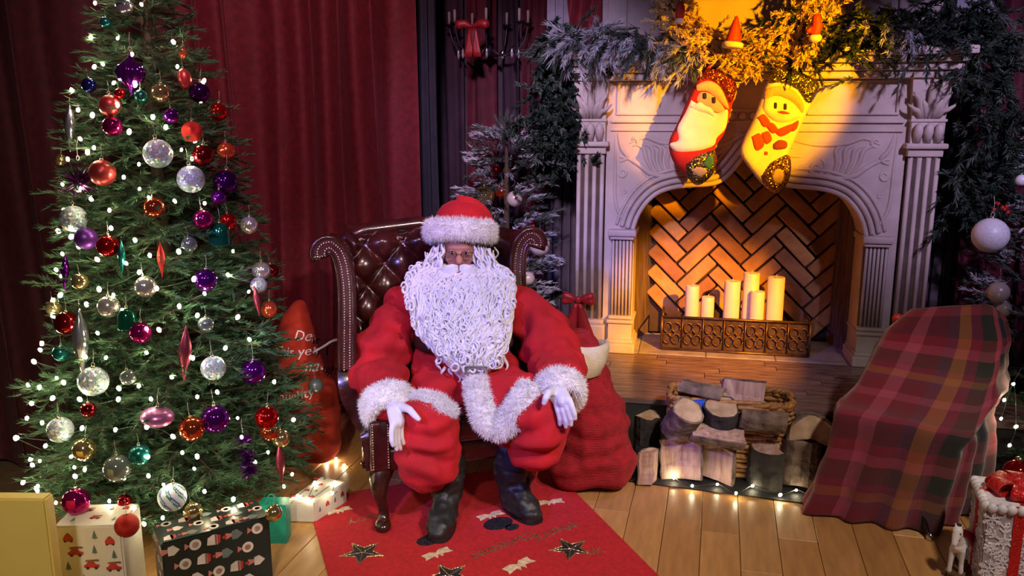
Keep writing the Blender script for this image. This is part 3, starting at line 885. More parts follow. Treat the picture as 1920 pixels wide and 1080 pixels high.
coat_post = lambda co, no: folds(co, no, [
    (elL, (wrL - elL), .10, .013, .19, 1.0), (elR, (wrR - elR), .10, .013, .19, 2.0),
    (shL.lerp(elL, .5), (elL - shL) + Vector((.1, 0, .1)), .14, .018, .22, 3.0), (shR.lerp(elR, .5), (elR - shR) + Vector((-.1, 0, .1)), .14, .018, .22, 4.0),
    (pel + Vector((0, -.15, .12)), (.2, 0, 1), .08, .009, .22, 5.0)], .024)
lapL = hipL.lerp(knL, .45) + Vector((0, 0, .045)); lapR = hipR.lerp(knR, .40) + Vector((-.01, 0, .045))
coat = blobs('jacket', [
    [(neck - Vector((0, 0, .02)), .085), (chest + Vector((0, 0, .08)), .165), (chest + Vector((0, -.02, -.10)), .195), (pel + Vector((0, -.03, .13)), .215), (pel + Vector((0, .0, .02)), .20)],
    [(neck + Vector((-.03, 0, -.045)), .085), (shL, .112), (shL.lerp(elL, .5) + Vector((-.012, 0, .01)), .118), (elL, .122), (elL.lerp(wrL, .5), .112), (wrL + (wrL - elL).normalized() * -.03, .092)],
    [(neck + Vector((.03, 0, -.045)), .085), (shR, .112), (shR.lerp(elR, .5) + Vector((.012, 0, .01)), .118), (elR, .122), (elR.lerp(wrR, .5), .112), (wrR + (wrR - elR).normalized() * -.03, .092)],
    [(pel + Vector((-.05, 0, .03)), .18), (lapL, .118)], [(pel + Vector((.05, 0, .03)), .18), (lapR, .118)]],
    suit, per, voxel=.011, smooth=5, post=coat_post)
# trousers: baggy, gathered below the knee
tr_post = lambda co, no: folds(co, no, [
    (knL + Vector((0, -.06, -.08)), (.25, 0, 1), .11, .016, .17, 6.0), (knR + Vector((0, -.06, -.08)), (-.2, 0, 1), .11, .016, .17, 7.0),
    (knL + Vector((.1, .1, -.02)), (.6, 0, 1), .10, .012, .15, 8.0), (knR + Vector((-.1, .1, -.02)), (-.6, 0, 1), .10, .012, .15, 9.0)], .012)
trs = blobs('trousers', [
    [(pel, .19), (hipL, .135), (knL.lerp(hipL, .35), .125), (knL + Vector((-.005, .02, -.01)), .135), (cuffL + Vector((-.005, 0, .01)), .142), (cuffL + Vector((.012, .01, -.015)), .11)],
    [(pel, .19), (hipR, .135), (knR.lerp(hipR, .35), .122), (knR + Vector((0, .02, -.01)), .120), (cuffR, .122), (cuffR + Vector((-.01, .01, -.03)), .095)]],
    suit, per, voxel=.011, smooth=5, post=tr_post)
# socks / boot shafts and boots
for nm, kn, toe, heel in (('L', cuffL, toeL, heelL), ('R', cuffR, toeR, heelR)):
    d = (toe - heel); d.z = 0; fl = d.length; d.normalize()
    ank = heel + d * .055 + Vector((0, 0, .13))
    sk = blobs('sock', [[(kn, .07), (ank + Vector((0, 0, .09)), .068), (ank, .055)]], sock, per, voxel=.01, smooth=3)
    def bp(co, no, seed=len(nm) + ord(nm)):
        co = co.copy(); dd = .010 * vnoise(co, 17, seed, (1, 1, 2.4)) + .004 * vnoise(co, 40, seed); co = co + no * dd[:, None]; co[:, 2] = np.maximum(co[:, 2], .006); return co
    s_ = Vector((d.y, -d.x, 0))
    bo = blobs('boot', [[(ank + Vector((0, 0, .13)), .080), (ank + Vector((0, 0, .055)), .080), (ank + Vector((0, 0, -.01)), .070), (heel + d * .06 + Vector((0, 0, .05)), .052)],
                        [(heel + d * .05 + Vector((0, 0, .045)), .05), (heel + d * .15 + Vector((0, 0, .06)), .062), (heel + d * (fl - .075) + Vector((0, 0, .048)), .060), (heel + d * (fl - .04) + Vector((0, 0, .036)), .049)],
                        [(ank, .056), (heel + d * .15 + Vector((0, 0, .07)), .052)]], bootm, per, voxel=.008, smooth=5, post=bp)
    mb = MB(); out = []
    for i in range(24):
        a = 2 * PI * i / 24; cx = fl / 2 + (fl / 2 + .005) * math.cos(a); wy = (.053 + .010 * math.cos(a)) * math.copysign(abs(math.sin(a)) ** .7, math.sin(a))
        out.append(heel + d * cx + s_ * wy + Vector((0, 0, .0015)))
    mb.prism(out, (0, 0, .016)); mb.build('sole', M('boot_sole', (.008, .008, .008), .7), bo)


# cuffs, hat trim and jacket trims
def fur_tube(name, path, rads, n=14, blades=5000, length=.022, flat=1.0, parent=per, mat=furm, up=None):
    path = [Vector(p) for p in path]; mb = MB()
    pts = catmull(path, 6); rr = np.interp(np.linspace(0, len(path) - 1, len(pts)), range(len(path)), rads)
    mb.tube(pts, list(rr), n); o = mb.build(name, mat, parent, True)
    fur(o, blades, length, .0028, mat, 'fur', o); return o


def torus_band(name, c, axis, R0, r, h, blades, length=.02, parent=per, sq=(1, 1)):
    axis = Vector(axis).normalized(); a = axis.orthogonal().normalized(); b = axis.cross(a)
    prof = [(-h / 2, r * .35), (-h / 2 * .85, r * .8), (-h / 4, r), (h / 4, r), (h / 2 * .85, r * .8), (h / 2, r * .35), (h / 2 * .9, -r * .3), (0, -r * .45), (-h / 2 * .9, -r * .3)]
    mb = MB(); n = 40; vs = []; fs = []; m = len(prof)
    for i in range(n):
        an = 2 * PI * i / n; rad = a * math.cos(an) * sq[0] + b * math.sin(an) * sq[1]
        for (t, q) in prof: vs.append(Vector(c) + axis * t + rad * (R0 + q) + axis * .004 * noise.noise((an * 3, t * 40, R0)))
    for i in range(n):
        for j in range(m): fs.append((i * m + j, ((i + 1) % n) * m + j, ((i + 1) % n) * m + (j + 1) % m, i * m + (j + 1) % m))
    mb.add(vs, fs); o = mb.build(name, furm, parent, True); fur(o, blades, length, .003, furm, 'fur', o); return o


axL = (wrL - elL).normalized() * .75 + Vector((.05, -.15, -.45)); axR = (wrR - elR).normalized() * .75 + Vector((.02, -.1, -.45))
cL = P(728, 762, 3.24); cR = P(1050, 733, 3.19)
torus_band('cuff', cL, axL, .078, .032, .115, 9000)
torus_band('cuff', cR, axR, .070, .030, .105, 9000)
# hat
hatm = suit
hz = head + Vector((0, .02, .075))
mb = MB()
mb.lathe([(.122, -.03), (.124, .02), (.116, .055), (.096, .085), (.062, .108), (.022, .118), (.002, .119)], 32, c=hz + Vector((.006, .02, .025)), R=Matrix.Rotation(.10, 3, 'Y'))
hat = mb.build('hat', hatm, per, True)
mb = MB(); mb.tube(catmull([hz + Vector((-.01, .02, .105)), hz + Vector((.05, .035, .10)), hz + Vector((.10, .05, .06)), hz + Vector((.125, .065, .01)), hz + Vector((.122, .08, -.05))], 6),
                   list(np.linspace(.062, .02, 25)), 14)
mb.build('hat_tip', hatm, hat, True)
torus_band('hat_trim', hz + Vector((0, -.006, .004)), (.03, .24, 1), .114, .040, .088, 12000, .022, hat, (1.0, 1.06))
# belt and buckle
bz = pel + Vector((0, -.04, .155))
mb = MB(); mb.grid(lambda a, b: bz + Vector((.225 * math.sin((a - .5) * 4.2), -.215 * math.cos((a - .5) * 4.2) + .0, -.03 + .06 * b + .02 * abs(a - .5))), 40, 3)
belt = mb.build('belt', black_l, per, True); sol = belt.modifiers.new('t', 'SOLIDIFY'); sol.thickness = .008
bk = P(893, 702, 3.33)
mb = MB()
for (c, s) in (((0, 0, .032), (.09, .012, .014)), ((0, 0, -.032), (.09, .012, .014)), ((-.042, 0, 0), (.014, .012, .075)), ((.042, 0, 0), (.014, .012, .075))): mb.rbox(bk + Vector(c), s, .004)
bko = mb.build('buckle', M('silver_buckle', (.75, .72, .68), .25, .9), belt)
# jacket skirt flap between the knees, with fur edges
def ribbon(name, rows, mat, parent, thick=.012):
    """rows: list of lists of 3D points"""
    R_ = [catmull(r, 5) for r in rows]; m = len(R_[0]); cols = [catmull([r[i] for r in R_], 5) for i in range(m)]
    mb = MB(); nv = len(cols[0])
    mb.add([cols[i][j] for j in range(nv) for i in range(m)], [(j * m + i, j * m + i + 1, (j + 1) * m + i + 1, (j + 1) * m + i) for j in range(nv - 1) for i in range(m - 1)])
    o = mb.build(name, mat, parent, True); s = o.modifiers.new('t', 'SOLIDIFY'); s.thickness = thick; s.offset = 0
    return o


ribbon('jacket_flap', [[P(885, 708, 3.34), P(930, 706, 3.31), P(985, 700, 3.30), P(1008, 706, 3.27)],
                       [P(890, 745, 3.27), P(930, 748, 3.20), P(975, 745, 3.20), P(1000, 735, 3.20)],
                       [P(908, 795, 3.20), P(932, 800, 3.16), P(955, 790, 3.15), P(975, 775, 3.15)]], suit, coat)
# fur band down the front, round the tip and up to the right hip
mb = MB()
def fband(name, path, hw, th=.028, blades=5000, nrm=Vector((0, -.8, .6))):
    pts = catmull([p for p in path], 7); ww = np.interp(np.linspace(0, len(path) - 1, len(pts)), range(len(path)), hw)
    mb = MB(); vs = []; fs = []; n = 12
    for i, p in enumerate(pts):
        t = (pts[min(i + 1, len(pts) - 1)] - pts[max(i - 1, 0)]).normalized(); s = t.cross(nrm).normalized(); u = s.cross(t)
        for k in range(n):
            a = 2 * PI * k / n; vs.append(p + s * ww[i] * math.cos(a) + u * th * math.sin(a))
    for i in range(len(pts) - 1):
        for k in range(n): fs.append((i * n + k, i * n + (k + 1) % n, (i + 1) * n + (k + 1) % n, (i + 1) * n + k))
    fs += [tuple(range(n)), tuple((len(pts) - 1) * n + k for k in range(n))]
    mb.add(vs, fs); o = mb.build(name, furm, coat, True); fur(o, blades, .022, .003, furm, 'fur', o); return o


fband('front_trim', [P(893, 712, 3.31), P(898, 745, 3.22), P(912, 785, 3.155), P(930, 812, 3.13)], [.048, .052, .056, .036], .028, 7000)
fband('hem_trim', [P(926, 812, 3.135), P(952, 790, 3.115), P(978, 755, 3.11), P(996, 722, 3.16)], [.036, .054, .056, .048], .028, 7000)
fband('hem_trim', [P(768, 762, 3.20), P(795, 757, 3.17), P(825, 763, 3.16), P(853, 774, 3.17)], [.056, .056, .046, .015], .022, 8000)

# gloves
def hand(name, palm, kn, fdir, side_v, thumb, rf=.0105):
    """palm centre, knuckle centre, finger chain offsets, side vector (across the knuckles)"""
    ch_ = [[(palm, .030), (kn, .027)]]
    for i in range(4):
        o = side_v * ((i - 1.5) * .0205); L = (.92, 1.06, 1.0, .78)[i]
        a = palm.lerp(kn, .55) + o * .8; p = [a, kn + o]
        for d in fdir: p.append(p[-1] + Vector(d) * L + side_v * (i - 1.5) * .0012)
        rs = [.015, .0135, .0122, .0112, .0095]
        ch_.append(list(zip(p, rs)))
    for i in range(3): ch_.append([(palm + side_v * (i - 1) * .022, .024), (kn + side_v * (i - 1) * .022, .019)])
    ch_.append(list(zip(thumb, [.019, .0150, .0135, .0105])))
    return ch_


# picture-left hand hangs over the outside of the knee; picture-right hand rests on the other knee
pL = P(742, 768, 3.135); kL = P(745, 792, 3.075)
hL = hand('glove', pL, kL, [(-.003, -.022, -.034), (.003, -.010, -.036), (.006, .004, -.026)], Vector((-.42, -.85, .05)).normalized(),
          [P(752, 762, 3.12), P(768, 768, 3.075), P(778, 779, 3.05), P(785, 786, 3.04)])
gL = blobs('glove', hL + [[(wrL, .04), (pL, .03)]], glove, per, voxel=.0042, smooth=3)
pR = P(1046, 738, 3.10); kR = P(1055, 752, 3.045)
hR = hand('glove', pR, kR, [(.010, -.018, -.030), (.010, -.004, -.036), (.002, .006, -.026)], Vector((.72, -.42, .28)).normalized(),
          [P(1038, 733, 3.09), P(1028, 737, 3.04), P(1023, 747, 3.02), P(1020, 756, 3.02)])
gR = blobs('glove', hR + [[(wrR, .04), (pR, .03)]], glove, per, voxel=.0042, smooth=3)

# beard: a body of hair, covered with curls
bY = 3.50
def brow(cx, cy, w, d, Y): return (P(cx, cy, Y), w, d)
brows = [(862, 490, 60, 3.67, .075), (862, 503, 84, 3.65, .10), (863, 520, 96, 3.615, .115), (864, 540, 97, 3.575, .12), (866, 580, 91, 3.51, .11), (870, 620, 84, 3.47, .10), (878, 655, 66, 3.44, .085), (885, 685, 46, 3.41, .06), (890, 705, 22, 3.40, .03)]
mb = MB(); n = 28; vs = []; fs = []
rws = []
for (cx, cy, hw_, Y, dp) in brows:
    c = P(cx, cy, Y); rws.append((c, hw_ / F * Y * 1.02, dp))
RR = []
for i in range(len(rws) - 1):
    for k in range(5):
        t = k / 5; RR.append((rws[i][0].lerp(rws[i + 1][0], t), rws[i][1] * (1 - t) + rws[i + 1][1] * t, rws[i][2] * (1 - t) + rws[i + 1][2] * t))
RR.append(rws[-1])
for i, (c, hw_, dp) in enumerate(RR):
    for k in range(n):
        a = 2 * PI * k / n; p = c + Vector((hw_ * math.cos(a), -dp * math.sin(a), 0))
        p += Vector((math.cos(a), -math.sin(a), 0)) * .012 * noise.noise((p.x * 24, p.y * 24, p.z * 14)); vs.append(p)
for i in range(len(RR) - 1):
    for k in range(n): fs.append((i * n + k, i * n + (k + 1) % n, (i + 1) * n + (k + 1) % n, (i + 1) * n + k))
mb.add(vs, fs); mb.f.append(tuple((len(RR) - 1) * n + k for k in range(n))); mb.mi.append(0)
beard = mb.build('beard', beardm, per, True); beard['label'] = 'long curly white beard'
rnd = random.Random(3)


def curl(p, L, r, turns, th, tilt, hook=1, n=26, sway=0.0):
    pts = []; rad = []
    for i in range(n):
        t = i / (n - 1); a = tilt + hook * turns * 2 * PI * t
        rr = r * (.35 + .65 * t)
        pts.append(Vector(p) + Vector((rr * math.cos(a) + sway * t, rr * .55 * math.sin(a) - .008 * math.sin(PI * t), -L * t)))
        rad.append(th * (.75 + .45 * math.sin(PI * min(1, t * 1.1))) * (1 - .55 * max(0, t - .75) / .25))
    return pts, rad


def bsurf(s, a, lift=0.0):
    x = max(0, min(len(RR) - 1.001, s)); i = int(x); t = x - i
    c = RR[i][0].lerp(RR[i + 1][0], t); hw_ = RR[i][1] * (1 - t) + RR[i + 1][1] * t; dp = RR[i][2] * (1 - t) + RR[i + 1][2] * t
    o = Vector((math.cos(a), -math.sin(a), 0))
    return c + Vector((hw_ * math.cos(a), -dp * math.sin(a), 0)) + o * lift


mb = MB()
for _ in range(950):
    s0 = rnd.uniform(-1, 26); a0 = rnd.uniform(.0, 1.0) * PI; ln = rnd.uniform(5, 11); wv = rnd.uniform(.7, 1.7); ph = rnd.uniform(0, 6.28)
    wa = rnd.uniform(.03, .10) * (1 + .6 * (s0 > 14)); th = rnd.choice((.0018, .0024, .0032, .0046)) * rnd.uniform(.9, 1.15); lift = rnd.uniform(-.002, .008); n_ = 20
    pts = []; rad = []
    for i in range(n_):
        t = i / (n_ - 1); g = wa * (.4 + .9 * t)
        pts.append(bsurf(s0 + ln * t, a0 + g * math.sin(wv * 2 * PI * t + ph), lift + .008 * math.sin(PI * t) + .008 * math.cos(wv * 2 * PI * t + ph) * t))
        rad.append(th * (.45 + .75 * math.sin(PI * (t * .85 + .1))))
    mb.tube(pts, rad, 5)
for _ in range(50):
    s0 = rnd.uniform(15, 34); a0 = rnd.uniform(.08, .92) * PI; p = bsurf(s0, a0, .008); R0 = rnd.uniform(.012, .022); th = rnd.uniform(.0035, .0058); sg = rnd.choice((-1, 1))
    t0 = rnd.uniform(0, 6.28)
    pts = [p + Vector((sg * R0 * (1 - .45 * k / 20) * math.cos(k * .37 + t0), -.010 * math.sin(PI * k / 20) - .004, R0 * 1.2 * (1 - .45 * k / 20) * math.sin(k * .37 + t0) - .02 * k / 20)) for k in range(21)]
    mb.tube(pts, [th * (.5 + .7 * math.sin(PI * k / 20)) for k in range(21)], 6)
# ringlets on the outline and the fringe at the bottom
for _ in range(46):
    s = rnd.choice((-1, 1)); i = rnd.randint(3, 24); c, hw_, dp = RR[i]
    p = c + Vector((s * hw_ * rnd.uniform(.9, 1.06), -dp * rnd.uniform(.1, .7), 0)); R0 = rnd.uniform(.014, .026); th = rnd.uniform(.0035, .006)
    pts = [p + Vector((s * .6 * (R0 * (1 - .5 * k / 22)) * math.cos(k * .36) , -.004 * k / 22 - .01, R0 * (1 - .5 * k / 22) * math.sin(k * .36) - .012 * k / 22)) for k in range(23)]
    mb.tube(pts, [th * (.6 + .6 * math.sin(PI * k / 22)) for k in range(23)], 6)
for x0, y0, L, w_ in ((822, 660, .10, .010), (832, 668, .12, .012), (845, 672, .13, .010), (858, 680, .10, .012), (872, 684, .11, .013), (888, 690, .09, .010), (900, 688, .11, .013), (915, 680, .13, .011), (928, 672, .14, .012), (938, 660, .13, .011), (947, 650, .13, .012), (820, 640, .11, .012), (865, 672, .13, .011), (905, 672, .13, .012)):
    Y = 3.40 if 850 < x0 < 920 else 3.42
    pts, rad = curl(P(x0, y0, Y), L * .85, w_, rnd.uniform(1.1, 1.7), .0062, rnd.uniform(0, 6), rnd.choice((-1, 1)), 30)
    mb.tube(pts, rad, 7)
cu = mb.build('beard_curls', beardm, beard, True); cu['kind'] = 'stuff'
# side locks below the hat and moustache
mb = MB()
for s in (-1, 1):
    for k in range(70):
        a = rnd.random(); p = head + Vector((s * (.072 + .075 * a ** 1.4 + rnd.uniform(-.006, .012)), -.095 + .09 * rnd.random() + .03 * a, .040 - .065 * rnd.random() - .03 * a))
        pts, rad = curl(p, rnd.uniform(.06, .13), rnd.uniform(.008, .018), rnd.uniform(.6, 1.5), rnd.uniform(.003, .006), rnd.uniform(0, 6), s, sway=s * rnd.uniform(0, .03))
        mb.tube(pts, rad, 5)
lk = mb.build('side_locks', beardm, beard, True); lk['kind'] = 'stuff'
mb = MB()
for s in (-1, 1):
    for k in range(10):
        o = Vector((0, 0, -.004 * k + .01)); L = .085 - .003 * k
        pts = catmull([head + Vector((s * .004, -.118, -.058)) + o * .4, head + Vector((s * .03, -.128, -.060)) + o, head + Vector((s * .062, -.118, -.074)) + o, head + Vector((s * L, -.095, -.085 + .012 * math.sin(k))) + o], 5)
        mb.tube(pts, [.004 + .004 * math.sin(PI * i / (len(pts) - 1)) for i in range(len(pts))], 6)
mo = mb.build('moustache', beardm, beard, True)
MB().ell(head + Vector((.002, -.121, -.083)), (.018, .008, .005), 12).build('lower_lip', M('lip', (.42, .12, .11), .4), per, True)
# ================================================================== Christmas tree with lights and ornaments
TC = G(350, 955); TC.z = 0
tree = thing('christmas_tree', TC, 'tall green Christmas tree covered in lights and baubles at left', 'Christmas tree')
TZ = [.12, .2, .3, .45, .6, .8, 1.0, 1.2, 1.4, 1.6, 1.8, 2.0, 2.2, 2.35, 2.5]
TR = [.45, .51, .55, .555, .525, .455, .40, .37, .345, .305, .26, .18, .125, .07, .02]
def trad(z): return float(np.interp(z, TZ, TR))
green1 = M('fir_green', (.034, .088, .042), .6, var=.5, vscale=5, spec=.3)
green2 = M('fir_green_pale', (.062, .13, .065), .6, var=.5, vscale=5, spec=.3)
bark_m = M('tree_bark', (.06, .04, .025), .9, bump=.3, bscale=30)
mb = MB(); mb.tube([TC + Vector((0, 0, 0)), TC + Vector((0, 0, 1.2)), TC + Vector((0, 0, 2.45))], [.035, .028, .01], 10); mb.build('trunk', bark_m, tree, True)
mb = MB()
for k in range(3):
    a = 2 * PI * k / 3 + .4; mb.tube([TC + Vector((0, 0, .08)), TC + Vector((.22 * math.cos(a), .22 * math.sin(a), .012))], .012, 6)
mb.build('stand', M('green_metal', (.02, .05, .03), .4, .3), tree, True)
r_ = random.Random(11)
bases, dirs, lens = [], [], []; brm = MB()
z = .17; row = 0
while z < 2.42:
    R0 = trad(z); nb = max(7, int(34 * R0 ** .75)); row += 1
    for k in range(nb):
        a = 2 * PI * (k + .5 * (row % 2)) / nb + r_.uniform(-.12, .12); R1 = R0 * r_.uniform(.82, 1.05)
        rz = r_.uniform(-.065, .05); tip = TC + Vector((math.cos(a) * R1, math.sin(a) * R1, z + rz - .02))
        if r_.random() < .07: tip += Vector((math.cos(a), math.sin(a), 0)) * r_.uniform(.02, .06)
        root = TC + Vector((0, 0, z + rz - .10 * R1 - .02)); d = tip - root
        brm.tube([root, root.lerp(tip, .55) + Vector((0, 0, .015)), tip], [.006, .0045, .002], 4, cap=False)
        nseg = max(2, int(d.length / .072)); side = Vector((-math.sin(a), math.cos(a), 0))
        for j in range(nseg + 1):
            t = .34 + .66 * j / nseg; q = root.lerp(tip, t) + Vector((0, 0, .015 * math.sin(PI * t)))
            if j == nseg:
                bases.append(q - d.normalized() * .06); dirs.append(d.normalized() + Vector((0, 0, r_.uniform(-.1, .25)))); lens.append(r_.uniform(.09, .13))
            else:
                for s in (-1, 1):
                    if r_.random() < .13: continue
                    bases.append(q); dirs.append(d.normalized() * .75 + side * s * r_.uniform(.6, 1.0) + Vector((0, 0, r_.uniform(-.55, .6)))); lens.append(r_.uniform(.08, .135))
    z += .072
bo = brm.build('branch', bark_m, tree); bo['kind'] = 'stuff'
half = len(bases) // 3
ix = list(range(len(bases))); r_.shuffle(ix)
A = ix[:half * 2]; B = ix[half * 2:]
sprays('needles', [bases[i] for i in A], [dirs[i] for i in A], [lens[i] for i in A], green1, tree, 46, .034, .0036)
sprays('needles', [bases[i] for i in B], [dirs[i] for i in B], [lens[i] for i in B], green2, tree, 46, .034, .0036)
print('tree sprays', len(bases))


def on_tree(px, py, lift=1.0):
    """where the sight line first meets the tree's outer surface"""
    d = ray(px, py); best = None
    Y = 2.5
    while Y < 3.6:
        p = P(px, py, Y); q = p - TC
        rr = trad(max(.05, p.z)) * lift
        if q.x * q.x + q.y * q.y <= rr * rr: return p
        m_ = q.x * q.x + q.y * q.y - rr * rr
        if best is None or m_ < best[0]: best = (m_, p)
        Y += .01
    return best[1]


# fairy lights: one string, each bulb a part
bulb_m = M('warm_bulb', (1, .9, .6), .4, emit=(1.0, .86, .52), estr=110)
fl = thing('fairy_lights', TC + Vector((0, 0, .1)), 'warm white fairy lights wound around the large Christmas tree', 'fairy lights')
bl = MB(); bl.ell((0, 0, 0), (.0066, .0066, .009), 8); bulb_me = bl.mesh('bulb', bulb_m, True)
wire_m = M('green_wire', (.01, .03, .015), .5)
pts = []; N = 300; rb = random.Random(5)
inL = WORLD_AT[fl.name].inverted()
lvl = 0.22
while lvl < 2.4:
    rr = trad(lvl); cnt = max(2, int(rr * 21))
    for i in range(cnt):
        x = (-1 + 2 * (i + rb.uniform(.05, .95)) / cnt) * .96
        if int(lvl * 100) % 2: x = -x
        k = rr * rb.uniform(1.0, 1.09)
        pts.append(TC + Vector((x * k, -math.sqrt(max(0, 1 - x * x)) * k, lvl + rb.uniform(-.035, .035))))
    lvl += .088
for p in pts:
    o = shared('bulb', bulb_me, fl, inL @ p, (rb.uniform(-.6, .6), rb.uniform(-.6, .6), 0), rb.uniform(.75, 1.25))
mb = MB()
for p, q in zip(pts, pts[1:]):
    if (p - q).length < .9: mb.tube([p, p.lerp(q, .5).lerp(TC + Vector((0, 0, p.z)), .10) - Vector((0, 0, .012)), q], .0014, 3, cap=False)
mb.build('wire', wire_m, fl)

# ---- ornaments
def glass(n, c, rough=.08, metal=.85, **k): return M(n, c, rough, metal, var=.12, **k)
OM = {
 'purple': glass('purple_glass', (.16, .01, .28)), 'violet': glass('violet_satin', (.14, .03, .30), .38, .6), 'darkviolet': glass('dark_violet_glass', (.07, .005, .12)),
 'magenta': glass('magenta_glass', (.45, .01, .16)), 'red': glass('red_glass', (.55, .006, .008)), 'redm': glass('red_glitter_satin', (.55, .02, .015), .42, .5, bump=.4, bscale=500),
 'darkred': glass('dark_red_glass', (.22, .006, .010)), 'copper': glass('copper_red_glass', (.62, .09, .03)), 'rose': glass('rose_satin', (.52, .06, .06), .35, .6),
 'teal': glass('teal_satin', (.01, .14, .13), .25, .7), 'green': glass('green_glass', (.01, .12, .07), .12, .7), 'blue': glass('blue_glass', (.03, .04, .30)),
 'pearl': glass('pearl_glass', (.62, .58, .55), .16, .75), 'gold': glass('gold_glass', (.65, .50, .22), .1, .9), 'silver': glass('silver_glass', (.62, .62, .72), .16, .9),
 'pink': glass('pink_violet_satin', (.50, .16, .42), .3, .6), 'orange': glass('orange_red_glass', (.65, .10, .04), .15, .7), 'clear': glass('smoky_clear_glass', (.20, .24, .22), .05, .6),
 'wine': glass('wine_satin', (.24, .03, .06), .35, .6), 'plum': glass('plum_tinsel', (.10, .008, .09), .3, .7), 'white': M('white_satin', (.72, .74, .85), .4),
}
iri = glitter('iridescent_glitter', (.10, .45, .60), (.95, .75, .95), 9, .25, .35)
capm = M('gold_cap', (.6, .5, .28), .25, .95)
threadm = M('thread', (.5, .48, .45), .6)
caps = MB(); caps.lathe([(.2, .93), (.21, 1.0), (.20, 1.12), (.13, 1.15), (.03, 1.16)], 12); cap_me = caps.mesh('cap', capm, True)
lp = MB(); lp.tube([(.16 * math.cos(a), 0, 1.28 + .16 * math.sin(a)) for a in [2 * PI * i / 12 - PI / 2 for i in range(13)]], .025, 5, cap=False)
lp.tube([(0, 0, 1.42), (.05, 0, 2.1), (.0, 0.1, 2.8)], .02, 4); lp_me = lp.mesh('hanger', threadm, True)
CACHE = {}


def orn_mesh(kind, col):
    if (kind, col) in CACHE: return CACHE[(kind, col)]
    m = OM.get(col, iri); mb = MB(); sm = True
    if kind == 'ball': mb.ell((0, 0, 0), 1, 24)
    elif kind == 'glit': mb.ell((0, 0, 0), 1, 22); m = iri
    elif kind == 'disc': mb.ell((0, 0, 0), (1.0, 1.0, .62), 26)
    elif kind == 'oval': mb.ell((0, 0, 0), (.72, .72, 1.1), 22)
    elif kind == 'onion': mb.lathe([(.03, -1.55), (.10, -1.2), (.3, -.95), (.85, -.35), (1, .1), (.8, .5), (.4, .8), (.12, 1.05), (.05, 1.3), (.03, 1.5)], 48, wob=lambda a, i: 1 - .16 * abs(math.sin(6 * a)))
    elif kind == 'flute': mb.lathe([(.05, -1), (.5, -.86), (.86, -.5), (1, 0), (.86, .5), (.5, .86), (.2, 1)], 48, wob=lambda a, i: 1 - .12 * abs(math.sin(9 * a)))
    elif kind == 'finial': mb.lathe([(.01, -4.6), (.12, -3.9), (.45, -2.2), (.85, -.6), (1, .5), (.9, 1.6), (.5, 3.0), (.2, 3.9), (.16, 4.3), (.02, 4.4)], 8)
    elif kind == 'bell': mb.lathe([(1.02, -1), (1.0, -.85), (.92, -.2), (.85, .4), (.65, .8), (.2, 1)], 24)
    elif kind == 'stripe':
        mb.ell((0, 0, 0), 1, 64); m = [OM['white'], M('jade_enamel', (.02, .22, .14), .3), M('blue_enamel', (.10, .14, .5), .3)]
    elif kind == 'burst':
        rr = random.Random(4); mb.ell((0, 0, 0), .3, 10); sm = False
        for _ in range(90):
            d = Vector((rr.gauss(0, 1), rr.gauss(0, 1), rr.gauss(0, 1))).normalized(); s = d.orthogonal().normalized() * .05; t = d.cross(s).normalized() * .05
            L = rr.uniform(.8, 1.25); mb.add([d * .2 + s, d * .2 - s * .5 + t, d * .2 - s * .5 - t, d * L], [(0, 1, 3), (1, 2, 3), (2, 0, 3)])
    elif kind == 'tassel':
        rr = random.Random(6); sm = False
        for _ in range(160):
            z0 = rr.uniform(-1.6, 1.6); a = rr.uniform(0, 6.28); d = Vector((math.cos(a), math.sin(a), rr.uniform(-.6, .1))).normalized(); s = Vector((0, 0, .09)); p = Vector((0, 0, z0))
            mb.add([p + s, p - s, p + d * rr.uniform(.6, 1.05) * (1 - .12 * z0)], [(0, 1, 2)])
        mb.tube([(0, 0, -1.7), (0, 0, 1.8)], .06, 5)
    me = mb.mesh('bauble', m, sm)
    if kind == 'stripe':
        for p in me.polygons:
            c = p.center; a = math.atan2(c.y, c.x) + c.z * .9; k = (a / (2 * PI) * 7) % 1; p.material_index = 0 if k < .55 else (1 if k < .72 else (0 if k < .8 else 2))
    CACHE[(kind, col)] = me; return me


